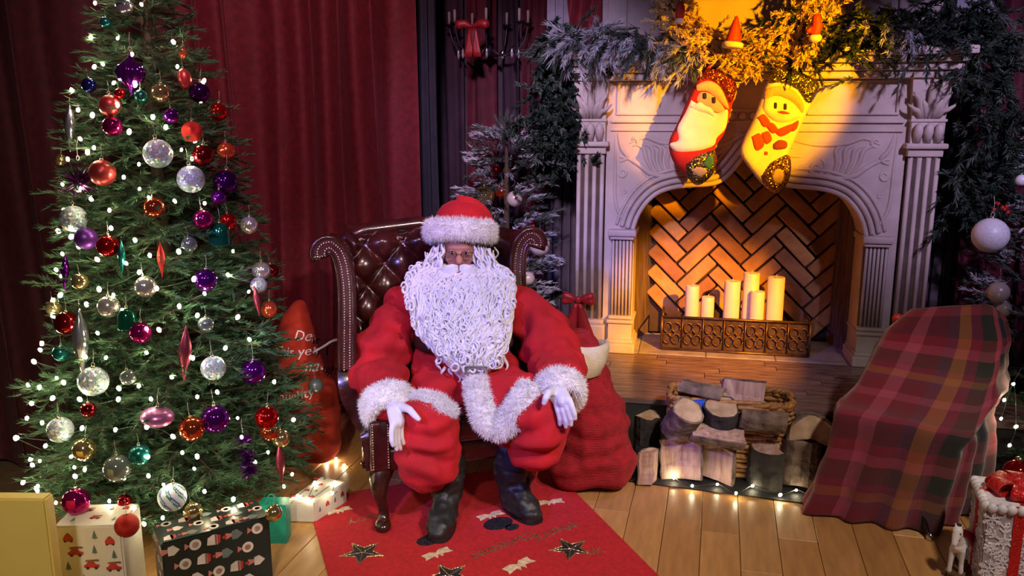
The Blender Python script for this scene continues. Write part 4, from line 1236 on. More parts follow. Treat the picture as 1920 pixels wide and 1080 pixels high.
NAMES = {'ball': 'bauble', 'glit': 'glitter_bauble', 'disc': 'flat_bauble', 'oval': 'oval_bauble', 'onion': 'onion_bauble', 'flute': 'fluted_bauble', 'finial': 'spindle_ornament', 'bell': 'bell_ornament', 'stripe': 'striped_bauble', 'burst': 'starburst_ornament', 'tassel': 'tinsel_tassel'}
ORN = [
 (245,138,25,'onion','purple','ribbed purple onion-shaped bauble near the top of the tree'),
 (233,12,14,'ball','silver','silvery bauble highest on the tree, cut by the frame'),
 (198,42,9,'ball','teal','small teal bauble just below the silvery top bauble'),
 (167,160,12,'ball','blue','dark blue bauble left of the purple onion bauble'),
 (342,98,10,'oval','orange','small orange oval bauble at the upper right tree edge'),
 (346,148,16,'oval','rose','rose oval bauble below the small orange oval'),
 (301,174,16,'ball','gold','gold glass bauble right of the purple onion bauble'),
 (374,174,18,'ball','darkviolet','dark violet bauble at upper right, beside the rose oval'),
 (264,180,11,'ball','teal','little teal bauble between the onion and gold baubles'),
 (224,176,9,'ball','red','little bright red bauble under the onion bauble'),
 (206,198,18,'ball','rose','rose glass bauble left under the little red one'),
 (409,210,16,'ball','red','red bauble at the right edge under the dark violet one'),
 (321,217,13,'ball','purple','small purple bauble in the middle of the upper tree'),
 (211,237,17,'ball','magenta','magenta bauble below the rose glass bauble'),
 (360,247,18,'ball','redm','matt red bauble upper right, above the red glass pair'),
 (131,240,9,'finial','silver','long silver spindle hanging at the upper left edge'),
 (296,288,25,'glit','iri','iridescent glitter ball in the middle, higher of two neighbours'),
 (381,292,19,'ball','darkred','shiny dark red bauble right of the upper glitter ball'),
 (424,284,16,'ball','orange','orange-red bauble at the right edge beside the dark red one'),
 (358,336,24,'glit','iri','iridescent glitter ball right of centre, lower of two neighbours'),
 (423,342,22,'ball','darkviolet','large dark violet bauble at the right edge at mid height'),
 (192,324,22,'ball','rose','large rose satin bauble beside the plum starburst'),
 (148,342,34,'burst','plum','spiky plum starburst ornament at the left edge'),
 (114,300,10,'ball','gold','tiny gold bauble above the starburst at left edge'),
 (289,389,18,'ball','copper','copper-red sparkling bauble at the centre of the tree'),
 (410,370,13,'ball','purple','purple bauble tucked under the large dark violet bauble'),
 (381,412,18,'ball','magenta','magenta glitter bauble left of the red oval pair'),
 (428,415,15,'ball','red','bright red bauble above the green bell ornament'),
 (467,422,16,'ball','pearl','pearly bauble at the far right edge at mid height'),
 (412,438,20,'bell','green','green bell-shaped ornament below the bright red bauble'),
 (138,410,22,'glit','iri','pale glitter ball at the left edge above the violet satin ball'),
 (161,447,19,'ball','violet','matt violet satin bauble at left, beside a red one'),
 (202,461,19,'ball','red','shiny red bauble right of the matt violet one'),
 (228,483,7,'finial','teal','thin teal spindle just right of the shiny red bauble'),
 (355,458,14,'ball','clear','smoky clear bauble right of centre at mid height'),
 (302,487,7,'finial','redm','short red spindle at the centre of the tree'),
 (122,512,7,'finial','purple','short purple spindle at the left edge'),
 (150,528,14,'ball','gold','gold bauble at left, right of the purple spindle'),
 (273,538,19,'ball','pearl','pearly bauble at the centre, above the long wine spindle'),
 (386,525,20,'ball','purple','shiny purple bauble right of the central pearly one'),
 (490,508,17,'ball','pearl','pearly bauble at the right edge above a glitter ball'),
 (509,508,13,'ball','darkred','dark red bauble peeping from behind the right pearly bauble'),
 (485,535,15,'glit','iri','small yellowish glitter ball at the right edge'),
 (504,580,16,'ball','orange','orange-red bauble at the right edge near the armchair'),
 (482,566,7,'finial','wine','short wine spindle left of the orange bauble'),
 (204,575,19,'ball','pearl','pearly bauble left of centre, above the green bell'),
 (238,597,18,'bell','green','green bell ornament right below the left pearly bauble'),
 (101,578,13,'ball','gold','gold bauble at the left edge above a dark red one'),
 (125,606,20,'ball','darkred','dark red bauble at the left edge beside the silver spindle'),
 (263,624,19,'ball','magenta','sparkling magenta bauble under the green bell'),
 (386,608,14,'ball','clear','clear teal-tinted bauble right of the long wine spindle'),
 (152,645,14,'finial','silver','long silver spindle at lower left above a glitter ball'),
 (347,665,12,'finial','wine','long wine red spindle in the lower centre'),
 (115,662,14,'ball','teal','dark teal bauble at the left edge, lower half'),
 (175,715,25,'glit','iri','large glitter ball under the long silver spindle'),
 (400,690,22,'glit','iri','glitter ball right of the long wine spindle'),
 (475,697,23,'ball','purple','large shiny purple bauble near the red letter sack'),
 (240,707,14,'ball','clear','clear bauble right of the lower left glitter ball'),
 (592,723,14,'ball','clear','clear bauble on the outermost right branch'),
 (295,782,28,'disc','pink','flat pink-violet bauble hanging on a ribbon at lower centre'),
 (166,768,13,'ball','darkred','small dark red bauble at lower left'),
 (113,806,21,'glit','iri','silvery glitter ball at the lower left edge'),
 (360,804,22,'ball','copper','copper-red bauble right of the flat pink bauble'),
 (404,786,25,'ball','purple','large purple bauble beside the copper-red one'),
 (500,783,21,'ball','red','shiny red bauble at lower right, upper of a pair'),
 (504,810,16,'ball','copper','copper bauble at lower right, under the shiny red one'),
 (527,822,16,'ball','gold','gold glass bauble above the wine spindle at lower right'),
 (158,843,19,'ball','gold','gold glass bauble at lower left'),
 (220,878,23,'ball','clear','large smoky clear bauble at the bottom left'),
 (262,853,18,'ball','teal','teal satin bauble beside the large smoky clear one'),
 (463,853,22,'tassel','purple','purple tinsel tassel at the bottom right'),
 (526,870,9,'finial','wine','wine red spindle at the bottom right edge'),
 (323,932,24,'stripe','white','white bauble with green and blue swirl stripes'),
 (143,940,22,'ball','magenta','magenta bauble touching the white car-print present'),
 (362,960,17,'flute','gold','fluted gold bauble above the dark present'),
 (238,985,20,'ball','redm','glittery red bauble hanging between the two presents'),
 (234,940,12,'ball','darkred','small dark red bauble above the glittery red one'),
 (513,962,15,'ball','gold','gold bauble beside the teal gift bag'),
]
OPOS = {}
for (px, py, r, kind, col, label) in ORN:
    p = on_tree(px, py, 1.04) if py < 925 else P(px, py, {238: 2.56, 143: 2.72, 513: 2.76}.get(px, 2.80))
    d_ = (p - Vector((0, 0, H))).length; R0 = r / F * d_ * .98
    o = thing(NAMES[kind], p, label, 'ornament', scale=R0)
    o.rotation_euler = (random.uniform(-.12, .12), random.uniform(-.12, .12), random.uniform(0, 6))
    if kind == 'glit': o.rotation_euler.z = 0
    shared(NAMES[kind].split('_')[-1] if kind in ('finial', 'burst', 'tassel', 'bell') else 'ball', orn_mesh(kind, col), o)
    dz = {'finial': 3.4, 'disc': -.38, 'tassel': .8, 'onion': .45, 'burst': 0}.get(kind, 0)
    sc = .45 if kind == 'finial' else .7
    shared('cap', cap_me, o, (0, 0, dz + (1 - sc) * (1.0 if kind != 'finial' else 2)), sc=sc) if kind not in ('burst', 'tassel') else None
    shared('hanger', lp_me, o, (0, 0, dz + (1 - sc) * (1.0 if kind != 'finial' else 2)), sc=sc)
    OPOS[label] = p
# ================================================================== rug
RA = math.radians(20.2)
rx = Vector((math.cos(RA), math.sin(RA), 0)); ry = Vector((-math.sin(RA), math.cos(RA), 0))
e0 = G(586, 974); e1 = G(1233, 1080)
rw = (e1 - e0).dot(rx); rug_c = e0 + rx * rw / 2
rug_m = M('red_rug', (.46, .008, .016), .95, var=.18, vscale=60, bump=.4, bscale=500, sheen=.1)
rug = thing('rug', rug_c, 'red rug printed with stars, bows and gold lettering under the seated person', 'rug', rz=RA)
mb = MB(); v0, v1 = -1.25, .20
mb.rbox((0, (v0 + v1) / 2, .004), (rw, v1 - v0, .008), .003, seg=2); mb.build('pile', rug_m, rug, local=True)
navyg = glitter('navy_glitter', (.012, .012, .03), (.10, .09, .12), 300, .35, .6); goldg = glitter('gold_glitter', (.30, .20, .08), (.80, .62, .36), 300, .3, .8)
silkb = M('champagne_print', (.62, .48, .34), .6, var=.3, vscale=60)


def rug_at(px, py): q = G(px, py) - rug_c; return Vector((q.dot(rx), q.dot(ry), .0085))


def flat(name, outline, mat, c, rot=0, parent=rug, h=.0012):
    R = Matrix.Rotation(rot, 3, 'Z'); mb = MB(); mb.prism([c + R @ Vector((x, y, 0)) for x, y in outline], (0, 0, h)); return mb.build(name, mat, parent, local=True)


def star_pts(R0, r, n=5, a0=PI / 2): return [((R0 if i % 2 == 0 else r) * math.cos(a0 + PI * i / n), (R0 if i % 2 == 0 else r) * math.sin(a0 + PI * i / n)) for i in range(2 * n)]


for px, py, s, rot in ((680, 1040, .085, .3), (1070, 1033, .082, .1), (842, 1083, .085, .2)):
    c = rug_at(px, py); st = flat('star_print', star_pts(s, s * .42), navyg, c, rot)
    out = star_pts(s * 1.04, s * .45); R = Matrix.Rotation(rot, 3, 'Z'); mb = MB()
    mb.tube([c + R @ Vector((x, y, .001)) for x, y in out + out[:1]], .0028, 4)
    for x, y in out[::2]: mb.tube([c + Vector((0, 0, .001)), c + R @ Vector((x, y, .001))], .0018, 4)
    mb.build('gold_outline', goldg, st, local=True)
for px, py, s, rot in ((636, 961, .045, .2), (820, 1042, .05, .3), (973, 1064, .055, .4), (1032, 945, .05, -.1), (920, 970, .05, .2)):
    c = rug_at(px, py)
    flat('bow_print', [(0, .01), (.4 * s, .5 * s), (1.2 * s, .45 * s), (1.1 * s, 0), (1.25 * s, -.4 * s), (.4 * s, -.2 * s), (.2 * s, -.6 * s), (0, -.15 * s), (-.3 * s, -.6 * s), (-.4 * s, -.2 * s), (-1.25 * s, -.4 * s), (-1.1 * s, 0), (-1.2 * s, .45 * s), (-.4 * s, .5 * s)], silkb, c, rot)
for px, py, s in ((934, 985, .062), (805, 1016, .05), (960, 992, .03)):
    flat('bauble_print', [(s * math.cos(a) * 1.1, s * .8 * math.sin(a)) for a in [2 * PI * i / 18 for i in range(18)]], navyg, rug_at(px, py), .3)
c = rug_at(1117, 1038); flat('sparkle_print', star_pts(.042, .006, 6), goldg, c, .1)
for body, px, py, sz, rot in (('Merry', 1042, 1000, .085, PI + .35), ('Christmas', 945, 1026, .075, PI + .32), ('Merry', 690, 975, .07, PI + .2)):
    me = text_mesh(body, sz, .0008); me.materials.append(goldg)
    me.transform(Matrix.Shear('XZ', 4, (0.0, 0.0)) if False else Matrix.Identity(4))
    shared('lettering', me, rug, rug_at(px, py), (0, 0, rot))

# ================================================================== sacks
knit = M('red_knit', (.36, .008, .018), .9, var=.2, vscale=30, bump=.0)
def add_rib(m, scale, axis='Z', strength=.5):
    nt = m.node_tree; L = nt.links.new; b = nt.nodes['Principled BSDF']
    tc = nt.nodes.new('ShaderNodeTexCoord'); wv = nt.nodes.new('ShaderNodeTexWave'); wv.bands_direction = axis; wv.inputs['Scale'].default_value = scale; wv.inputs['Distortion'].default_value = 1.5; wv.inputs['Detail Scale'].default_value = 3
    bp = nt.nodes.new('ShaderNodeBump'); bp.inputs['Strength'].default_value = strength; bp.inputs['Distance'].default_value = .012
    L(tc.outputs['Object'], wv.inputs['Vector']); L(wv.outputs['Fac'], bp.inputs['Height']); L(bp.outputs[0], b.inputs['Normal'])
add_rib(knit, 42)
sc = P(1105, 800, 3.62); sc.z = 0
sack = thing('toy_sack', sc, 'large red knitted sack with cream cuff standing beside the armchair', 'sack')
def spost(co, no):
    d = .012 * vnoise(co, 7, 2.2) + .006 * np.sin(co[:, 2] * 60 + 4 * vnoise(co, 5, 1.0)); co = co + no * d[:, None]; co[:, 2] = np.maximum(co[:, 2], .004); return co
blobs('sack_body', [[(sc + Vector((.02, -.02, .16)), .165), (sc + Vector((.015, 0, .30)), .175), (sc + Vector((-.03, 0, .45)), .135), (sc + Vector((-.055, .02, .63)), .112)], [(sc + Vector((-.08, -.06, .11)), .11), (sc + Vector((.10, -.05, .13)), .125)]], knit, sack, voxel=.011, smooth=5, post=spost)
rim_c = P(1082, 655, 3.62)
mb = MB(); n = 36; prof = [(.118, -.115), (.132, -.11), (.142, -.05), (.145, .0), (.138, .03), (.122, .03), (.112, .0), (.108, -.09)]
vs = []; fs = []; m_ = len(prof)
Rr = Matrix.Rotation(.18, 3, 'Y') @ Matrix.Rotation(-.2, 3, 'X')
for i in range(n):
    a = 2 * PI * i / n
    for (r, z) in prof: vs.append(rim_c + Rr @ Vector((r * math.cos(a), r * .9 * math.sin(a), z + .012 * math.sin(2 * a + 1) + .022 * math.cos(a))))
for i in range(n):
    for j in range(m_): fs.append((i * m_ + j, ((i + 1) % n) * m_ + j, ((i + 1) % n) * m_ + (j + 1) % m_, i * m_ + (j + 1) % m_))
mb.add(vs, fs); cf = mb.build('sack_cuff', M('cream_fleece', (.72, .62, .44), .95, var=.12, bump=.5, bscale=160), sack, True)

felt = M('red_felt', (.42, .03, .012), .95, var=.2, vscale=20, bump=.2, bscale=200)
lc = P(560, 800, 3.85); lc.z = 0
ls = thing('letter_sack', lc, 'red felt sack with white handwriting behind the Christmas tree', 'sack')
blobs('sack_body', [[(lc + Vector((0, 0, .17)), .16), (lc + Vector((0, 0, .38)), .175), (lc + Vector((-.005, .02, .56)), .12), (lc + Vector((0, .05, .70)), .075), (lc + Vector((.02, .06, .78)), .045)], [(lc + Vector((-.11, -.03, .13)), .12), (lc + Vector((.10, -.03, .13)), .12), (lc + Vector((.09, 0, .36)), .12)]], felt, ls, voxel=.012, smooth=6,
      post=lambda co, no: np.maximum(co + no * (.014 * vnoise(co, 7, 6.0))[:, None], [-99, -99, .004]))
sbody = ls.children[0]
bpy.context.view_layer.update()
bvh = BVHTree.FromPolygons([WORLD_AT[sbody.name] @ v.co for v in sbody.data.vertices], [p.vertices[:] for p in sbody.data.polygons])
ink = M('white_ink', (.9, .88, .9), .8)
for body, px, py, sz, rot in (('Dear', 562, 650, .060, -.22), ('This year I have', 577, 675, .060, -.06), ('naughty', 600, 710, .060, -.28), ('naughty', 545, 748, .058, .05)):
    me = text_mesh(body, sz, .0004); me.materials.append(ink)
    ctr = P(px, py, lc.y - .2); R = Matrix.Rotation(PI / 2, 4, 'X'); Rz = Matrix.Rotation(rot, 4, 'Z')
    for v in me.vertices:
        q = ctr + (R @ (Rz @ v.co)); hit = bvh.ray_cast(Vector((q.x, q.y - .3, q.z)), Vector((0, 1, 0)))
        v.co = (inv(ls) @ (hit[0] + Vector((0, -.004 + (v.co.z * 1), 0)))) if hit[0] else (inv(ls) @ Vector((q.x, lc.y - .05, q.z)))
    me.update(); shared('lettering', me, ls)
mb = MB(); mb.tube(catmull([P(588, 660, 3.66), P(606, 650, 3.65), P(622, 640, 3.67), P(636, 636, 3.72)], 6), .006, 6); mb.build('drawstring', M('white_cord', (.5, .45, .5), .8), ls, True)


# ================================================================== presents
def gift_box(name, label, corners, h, mat, ribbon=None, bulge=.0):
    """corners: 4 ground points"""
    c = sum(corners, Vector()) / 4
    t = thing(name, Vector((c.x, c.y, 0)), label, 'present')
    bm = bmesh.new(); b = [bm.verts.new(p) for p in corners]; tp = [bm.verts.new(p + Vector((0, 0, h))) for p in corners]
    bm.faces.new(b); bm.faces.new(tp[::-1])
    for i in range(4): bm.faces.new((b[i], tp[i], tp[(i + 1) % 4], b[(i + 1) % 4]))
    bmesh.ops.recalc_face_normals(bm, faces=bm.faces); bmesh.ops.bevel(bm, geom=bm.edges[:], offset=.006, segments=2, affect='EDGES')
    bm.verts.index_update(); mb = MB(); mb.add([v.co.copy() for v in bm.verts], [[v.index for v in f.verts] for f in bm.faces]); bm.free()
    o = mb.build('wrapped_box', mat, t); return t, o


def rect(c, wx, wy, rot):
    R = Matrix.Rotation(rot, 3, 'Z'); return [Vector(c) + R @ Vector(q) for q in ((-wx / 2, -wy / 2, 0), (wx / 2, -wy / 2, 0), (wx / 2, wy / 2, 0), (-wx / 2, wy / 2, 0))]


def print_on(parent, origin, ux, uy, items, off=.0012):
    """small flat prints on a face: items (x, y, shape pts, material)"""
    n = ux.cross(uy).normalized(); by = {}
    for x, y, pts, m in items: by.setdefault(m.name, (m, []))[1].append((x, y, pts))
    for m, lst in by.values():
        mb = MB()
        for x, y, pts in lst:
            mb.prism([origin + ux * (x + px) + uy * (y + py) + n * .0004 for px, py in pts], n * off)
        o = mb.build('paper_print', m, parent); o['kind'] = 'stuff'


def ellp(cx, cy, rx_, ry_, n=12): return [(cx + rx_ * math.cos(2 * PI * i / n), cy + ry_ * math.sin(2 * PI * i / n)) for i in range(n)]


inkr = M('print_red', (.48, .035, .03), .6); inkg = M('print_grey_green', (.10, .15, .13), .6); inkd = M('print_dark', (.03, .04, .05), .6); inkw = M('print_cream', (.72, .62, .55), .6); inkb = M('print_brown', (.22, .10, .05), .6)
inkp = M('print_salmon', (.62, .22, .18), .6); inks = M('print_slate', (.16, .20, .20), .6)


def car(s, x, y):
    return [(x, y, [(-s, -.25 * s), (s, -.25 * s), (s * 1.02, .15 * s), (.55 * s, .25 * s), (.3 * s, .6 * s), (-.5 * s, .6 * s), (-.75 * s, .2 * s), (-s * 1.02, .1 * s)], inkr), (x, y, ellp(-.55 * s, -.3 * s, .24 * s, .24 * s), inkd), (x, y, ellp(.55 * s, -.3 * s, .24 * s, .24 * s), inkd), (x, y, [(-.8 * s, .64 * s), (.9 * s, .66 * s), (1.1 * s, .8 * s), (.8 * s, .95 * s), (-.7 * s, .85 * s)], inkb)]
def beetle(s, x, y):
    return [(x, y, [(-.75 * s, -.5 * s), (.75 * s, -.5 * s), (.8 * s, .1 * s), (.4 * s, .7 * s), (-.4 * s, .7 * s), (-.8 * s, .1 * s)], inkr), (x, y, ellp(0, .75 * s, .3 * s, .22 * s), inkb), (x, y, ellp(-.5 * s, -.5 * s, .2 * s, .2 * s), inkd), (x, y, ellp(.5 * s, -.5 * s, .2 * s, .2 * s), inkd)]
def fir(s, x, y):
    return [(x, y, [(-.5 * s, -.6 * s), (.5 * s, -.6 * s), (.28 * s, -.1 * s), (.36 * s, -.1 * s), (0, s), (-.36 * s, -.1 * s), (-.28 * s, -.1 * s)], inkg), (x, y, [(-.06 * s, -.85 * s), (.06 * s, -.85 * s), (.06 * s, -.6 * s), (-.06 * s, -.6 * s)], inkb)]


# yellow box, nearest at the left edge
yel = M('yellow_paper', (.76, .56, .14), .55, var=.10, vscale=2)
a = P(84, 936, 2.36); hh = a.z
yb, _ = gift_box('yellow_present', 'plain yellow box at the lower left corner', [Vector((a.x - .55, 2.37, 0)), Vector((a.x, 2.36, 0)), Vector((a.x, 2.41, 0)), Vector((a.x - .55, 2.42, 0))], hh, yel)
# white present with little red cars
carp = M('white_car_paper', (.66, .60, .53), .5, var=.05, vscale=5)
fl_ = G(97, 988, .30); fr_ = G(226, 985, .30); dx = (fr_ - fl_); wd = dx.length; ux = dx.normalized(); uyb = Vector((-ux.y, ux.x, 0)); dep = .17
cs = [fl_, fr_, fr_ + uyb * dep, fl_ + uyb * dep]; cs = [Vector((c.x, c.y, 0)) for c in cs]
g1, o1 = gift_box('car_print_present', 'white present printed with red cars and little fir trees', cs, .30, carp)
it = []
for (x, y, k) in ((.05, .255, 'b'), (.14, .265, 'f'), (.19, .24, 'b'), (.07, .20, 'c'), (.135, .21, 'f'), (.20, .19, 'f'), (.04, .15, 'f'), (.12, .15, 'c'), (.195, .14, 'c'), (.09, .10, 'f'), (.16, .085, 'b'), (.05, .06, 'c'), (.21, .05, 'f'), (.12, .03, 'c')):
    it += {'b': beetle(.021, x, y), 'c': car(.026, x, y), 'f': fir(.019, x, y)}[k]
print_on(o1, cs[0], ux, Vector((0, 0, 1)), it)
it = []
for (x, y, k) in ((.05, .05, 'f'), (.12, .06, 'c'), (.19, .05, 'f'), (.07, .12, 'c'), (.15, .13, 'f'), (.20, .13, 'b')): it += {'b': beetle(.015, x, y), 'c': car(.018, x, y), 'f': fir(.014, x, y)}[k]
print_on(o1, cs[0] + Vector((0, 0, .30)), ux, uyb, it)
# dark present printed with baubles and beetle sweets
darkp = M('black_green_paper', (.014, .024, .022), .32, var=.2, vscale=6)
near = G(302, 1020, .25); rgt = G(505, 968, .25); d1 = rgt - near; w1 = d1.length; u1 = d1.normalized(); u2 = Vector((-u1.y, u1.x, 0)); dp2 = .17
cs = [near, near + u1 * w1, near + u1 * w1 + u2 * dp2, near + u2 * dp2]; cs = [Vector((c.x, c.y, 0)) for c in cs]
g2, o2 = gift_box('bauble_print_present', 'black present printed with red and white baubles', cs, .25, darkp)
def sweet(s, x, y):
    return [(x, y, [(-.9 * s, -.3 * s), (-.3 * s, -.1 * s), (-.3 * s, .2 * s), (-.9 * s, .35 * s)], inkp), (x, y, [(-.3 * s, -.45 * s), (.2 * s, -.5 * s), (.75 * s, -.05 * s), (.2 * s, .5 * s), (-.3 * s, .4 * s)], inkw if random.random() < .4 else inks)]
def drum(s, x, y): return [(x, y, [(-.7 * s, -.4 * s), (-.1 * s, -.5 * s), (.3 * s, -.55 * s), (.3 * s, .45 * s), (-.1 * s, .55 * s), (-.6 * s, .3 * s)], inkw), (x, y, [(.05 * s, -.56 * s), (.55 * s, -.4 * s), (.6 * s, .35 * s), (.05 * s, .5 * s)], inkr), (x, y, ellp(.95 * s, 0, .22 * s, .16 * s), inkr)]
def lolly(s, x, y): return [(x, y, ellp(.2 * s, 0, .55 * s, .55 * s, 16), inkw), (x, y, ellp(.2 * s, 0, .3 * s, .3 * s, 12), inkp), (x, y, [(-.8 * s, -.3 * s), (-.3 * s, 0), (-.75 * s, .35 * s)], inkp)]
it = []; kk = 0
for r in range(4):
    for c_ in range(6):
        x = .03 + c_ * .072 + (.034 if r % 2 else 0); y = .215 - r * .062
        if x < w1 - .02: it += (sweet, lolly, drum)[(kk + r) % 3](.037, x, y)
        kk += 1
print_on(o2, cs[0], u1, Vector((0, 0, 1)), it)
it = []
for r in range(3):
    for c_ in range(6):
        x = .035 + c_ * .07 + (.03 if r % 2 else 0); y = .03 + r * .055
        if x < w1 - .02: it += (drum, sweet, lolly)[(c_ + r) % 3](.033, x, y)
print_on(o2, cs[0] + Vector((0, 0, .25)), u1, u2, it)
it = []
for r in range(4):
    for c_ in range(3): it += (lolly, drum, sweet)[(c_ + r) % 3](.026, .035 + c_ * .052, .215 - r * .06)
print_on(o2, cs[3], -u2, Vector((0, 0, 1)), it)
# grey box squeezed between, teal gift bag, small pale present
gb, _ = gift_box('grey_present', 'dim grey box squeezed between the white and the black present', rect(G(231, 1010) * 1.0 + Vector((0, -.15, 0)), .09, .12, .0), .19, M('grey_card', (.16, .145, .13), .6))
tb = thing('gift_bag', G(520, 1018), 'teal green gift bag behind the black present', 'gift bag')
tealm = M('teal_paper', (.01, .26, .18), .5)
bgc = G(521, 1012); mb = MB(); mb.prism([bgc + Vector((-.055, -.03, .0)), bgc + Vector((.045, -.03, 0)), bgc + Vector((.05, -.035, .17)), bgc + Vector((-.06, -.035, .17))], (0, .07, 0)); mb.build('bag', tealm, tb)
mb = MB(); mb.tube([bgc + Vector((.02 * math.cos(a) - .005, -.033, .17 + .045 * math.sin(a))) for a in [PI * i / 10 for i in range(11)]], .003, 5); mb.build('handle', tealm, tb, True)
palep = M('pale_print_paper', (.62, .57, .50), .55, var=.08)
q0 = G(533, 940, .11); q1 = G(590, 938, .11)
nl, nr, br, bl2 = G(538, 945, .11), G(596, 938, .11), G(650, 905, .11), G(600, 897, .11)
cs = [Vector((c.x, c.y, 0)) for c in (G(536, 938, .10), G(590, 940, .10), G(650, 903, .10), G(602, 893, .10))]
g4, o4 = gift_box('pale_present', 'small pale printed present draped with fairy lights by the rug', cs, .10, palep)
e_ = (cs[2] - cs[1]); it = []
for i in range(5): it += beetle(.014, .03 + .05 * i, .055) if i % 2 else fir(.014, .03 + .05 * i, .05)
print_on(o4, cs[1], e_.normalized(), Vector((0, 0, 1)), it)
a_ = cs[0] + Vector((0, 0, .10)); e1_ = (cs[1] - cs[0]); e2_ = (cs[3] - cs[0]); it = []
for i in range(3):
    for j in range(4): it += fir(.013, .02 + .04 * i, .04 + .06 * j) if (i + j) % 2 else beetle(.013, .02 + .04 * i, .04 + .06 * j)
print_on(o4, a_, e1_.normalized(), (e2_ - e1_.normalized() * e2_.dot(e1_.normalized())).normalized(), it)


def light_string(name, label, pts, bulbs, wm=wire_m, r=1.0):
    t = thing(name, pts[0], label, 'fairy lights'); I = inv(t)
    mb = MB(); mb.tube(catmull(pts, 6), .0016, 4); mb.build('wire', wm, t)
    for p in bulbs: shared('bulb', bulb_me, t, I @ Vector(p), (random.random(), random.random(), 0), r * random.uniform(.85, 1.1))
    return t


bk_wire = M('black_wire', (.01, .01, .01), .5)
def on_gift(px, py): return G(px, py, .108)
bp_ = [(590, 905), (627, 905), (558, 930), (578, 937), (623, 925)]
light_string('fairy_lights', 'string of fairy lights lying over the small pale present', [on_gift(545, 945), on_gift(558, 930), on_gift(590, 905), on_gift(578, 937), on_gift(612, 915), on_gift(627, 905), on_gift(623, 927), G(640, 915, .06)], [on_gift(*b) for b in bp_], bk_wire)
bp_ = [(630, 860), (645, 872), (612, 862), (600, 868)]
light_string('fairy_lights', 'few fairy lights on the floor beside the armchair leg', [G(590, 872, .01), G(612, 862, .01), G(630, 860, .012), G(648, 872, .012), G(660, 880, .006)], [G(x, y, .012) for x, y in bp_[:3]], bk_wire)

# ================================================================== basket with logs
wick = M('wicker', (.36, .17, .05), .55, var=.35, vscale=40)
bc = P(1365, 800, 3.775); bc.z = .008
bsk = thing('log_basket', bc, 'woven wicker basket holding firewood in front of the hearth', 'basket', rz=FA)
bw, bd_, bh = .53, .22, .36
def bask_pt(s, z, o=0.0):
    """s in 0..4 around the rounded rectangle"""
    f = 1 + .06 * z / bh; a = s * PI / 2
    cx = math.copysign(abs(math.cos(a)) ** .35, math.cos(a)); cy = math.copysign(abs(math.sin(a)) ** .35, math.sin(a))
    return Vector(((bw / 2 * f + o) * cx, (bd_ / 2 * f + o) * cy, z))
NS = 56
for r in range(15):
    z = .015 + r * bh / 15; mb = MB()
    if 5 <= r <= 11 and False: continue
    mb.tube([bask_pt(4 * i / NS, z, .006 * (1 if (i // 2 + r) % 2 else -1)) for i in range(NS + 1)], .0125, 6, cap=False); mb.build('weaver', wick, bsk, True, local=True)
mb = MB()
for i in range(NS // 2): mb.tube([bask_pt(4 * i / (NS // 2), .0), bask_pt(4 * i / (NS // 2), bh)], .006, 5)
st = mb.build('stakes', wick, bsk, True, local=True); st['kind'] = 'stuff'
mb = MB()
for k in range(2): mb.tube([bask_pt(4 * i / 90, bh + .008 + .008 * math.sin(i * .9 + PI * k), .008 * math.cos(i * .9 + PI * k)) for i in range(91)], .012, 6, cap=False)
mb.build('rim', wick, bsk, True, local=True)
MB().rbox((0, 0, .012), (bw * .9, bd_ * .9, .02), .005).build('base', wick, bsk, local=True)
bark1 = M('grey_bark', (.07, .045, .036), .95, var=.5, vscale=16, bump=.9, bscale=38, col2=(.26, .19, .15)); bark2 = M('dark_bark', (.035, .03, .028), .95, var=.5, vscale=14, bump=.9, bscale=30)
woodp = M('pink_split_wood', (.34, .18, .14), .8, col2=(.62, .42, .34), vscale=10, stretch=(4, 4, .6), bump=.35, bscale=25); woody = M('pale_cut_wood', (.34, .22, .12), .8, col2=(.62, .46, .30), vscale=12, bump=.25, bscale=50)


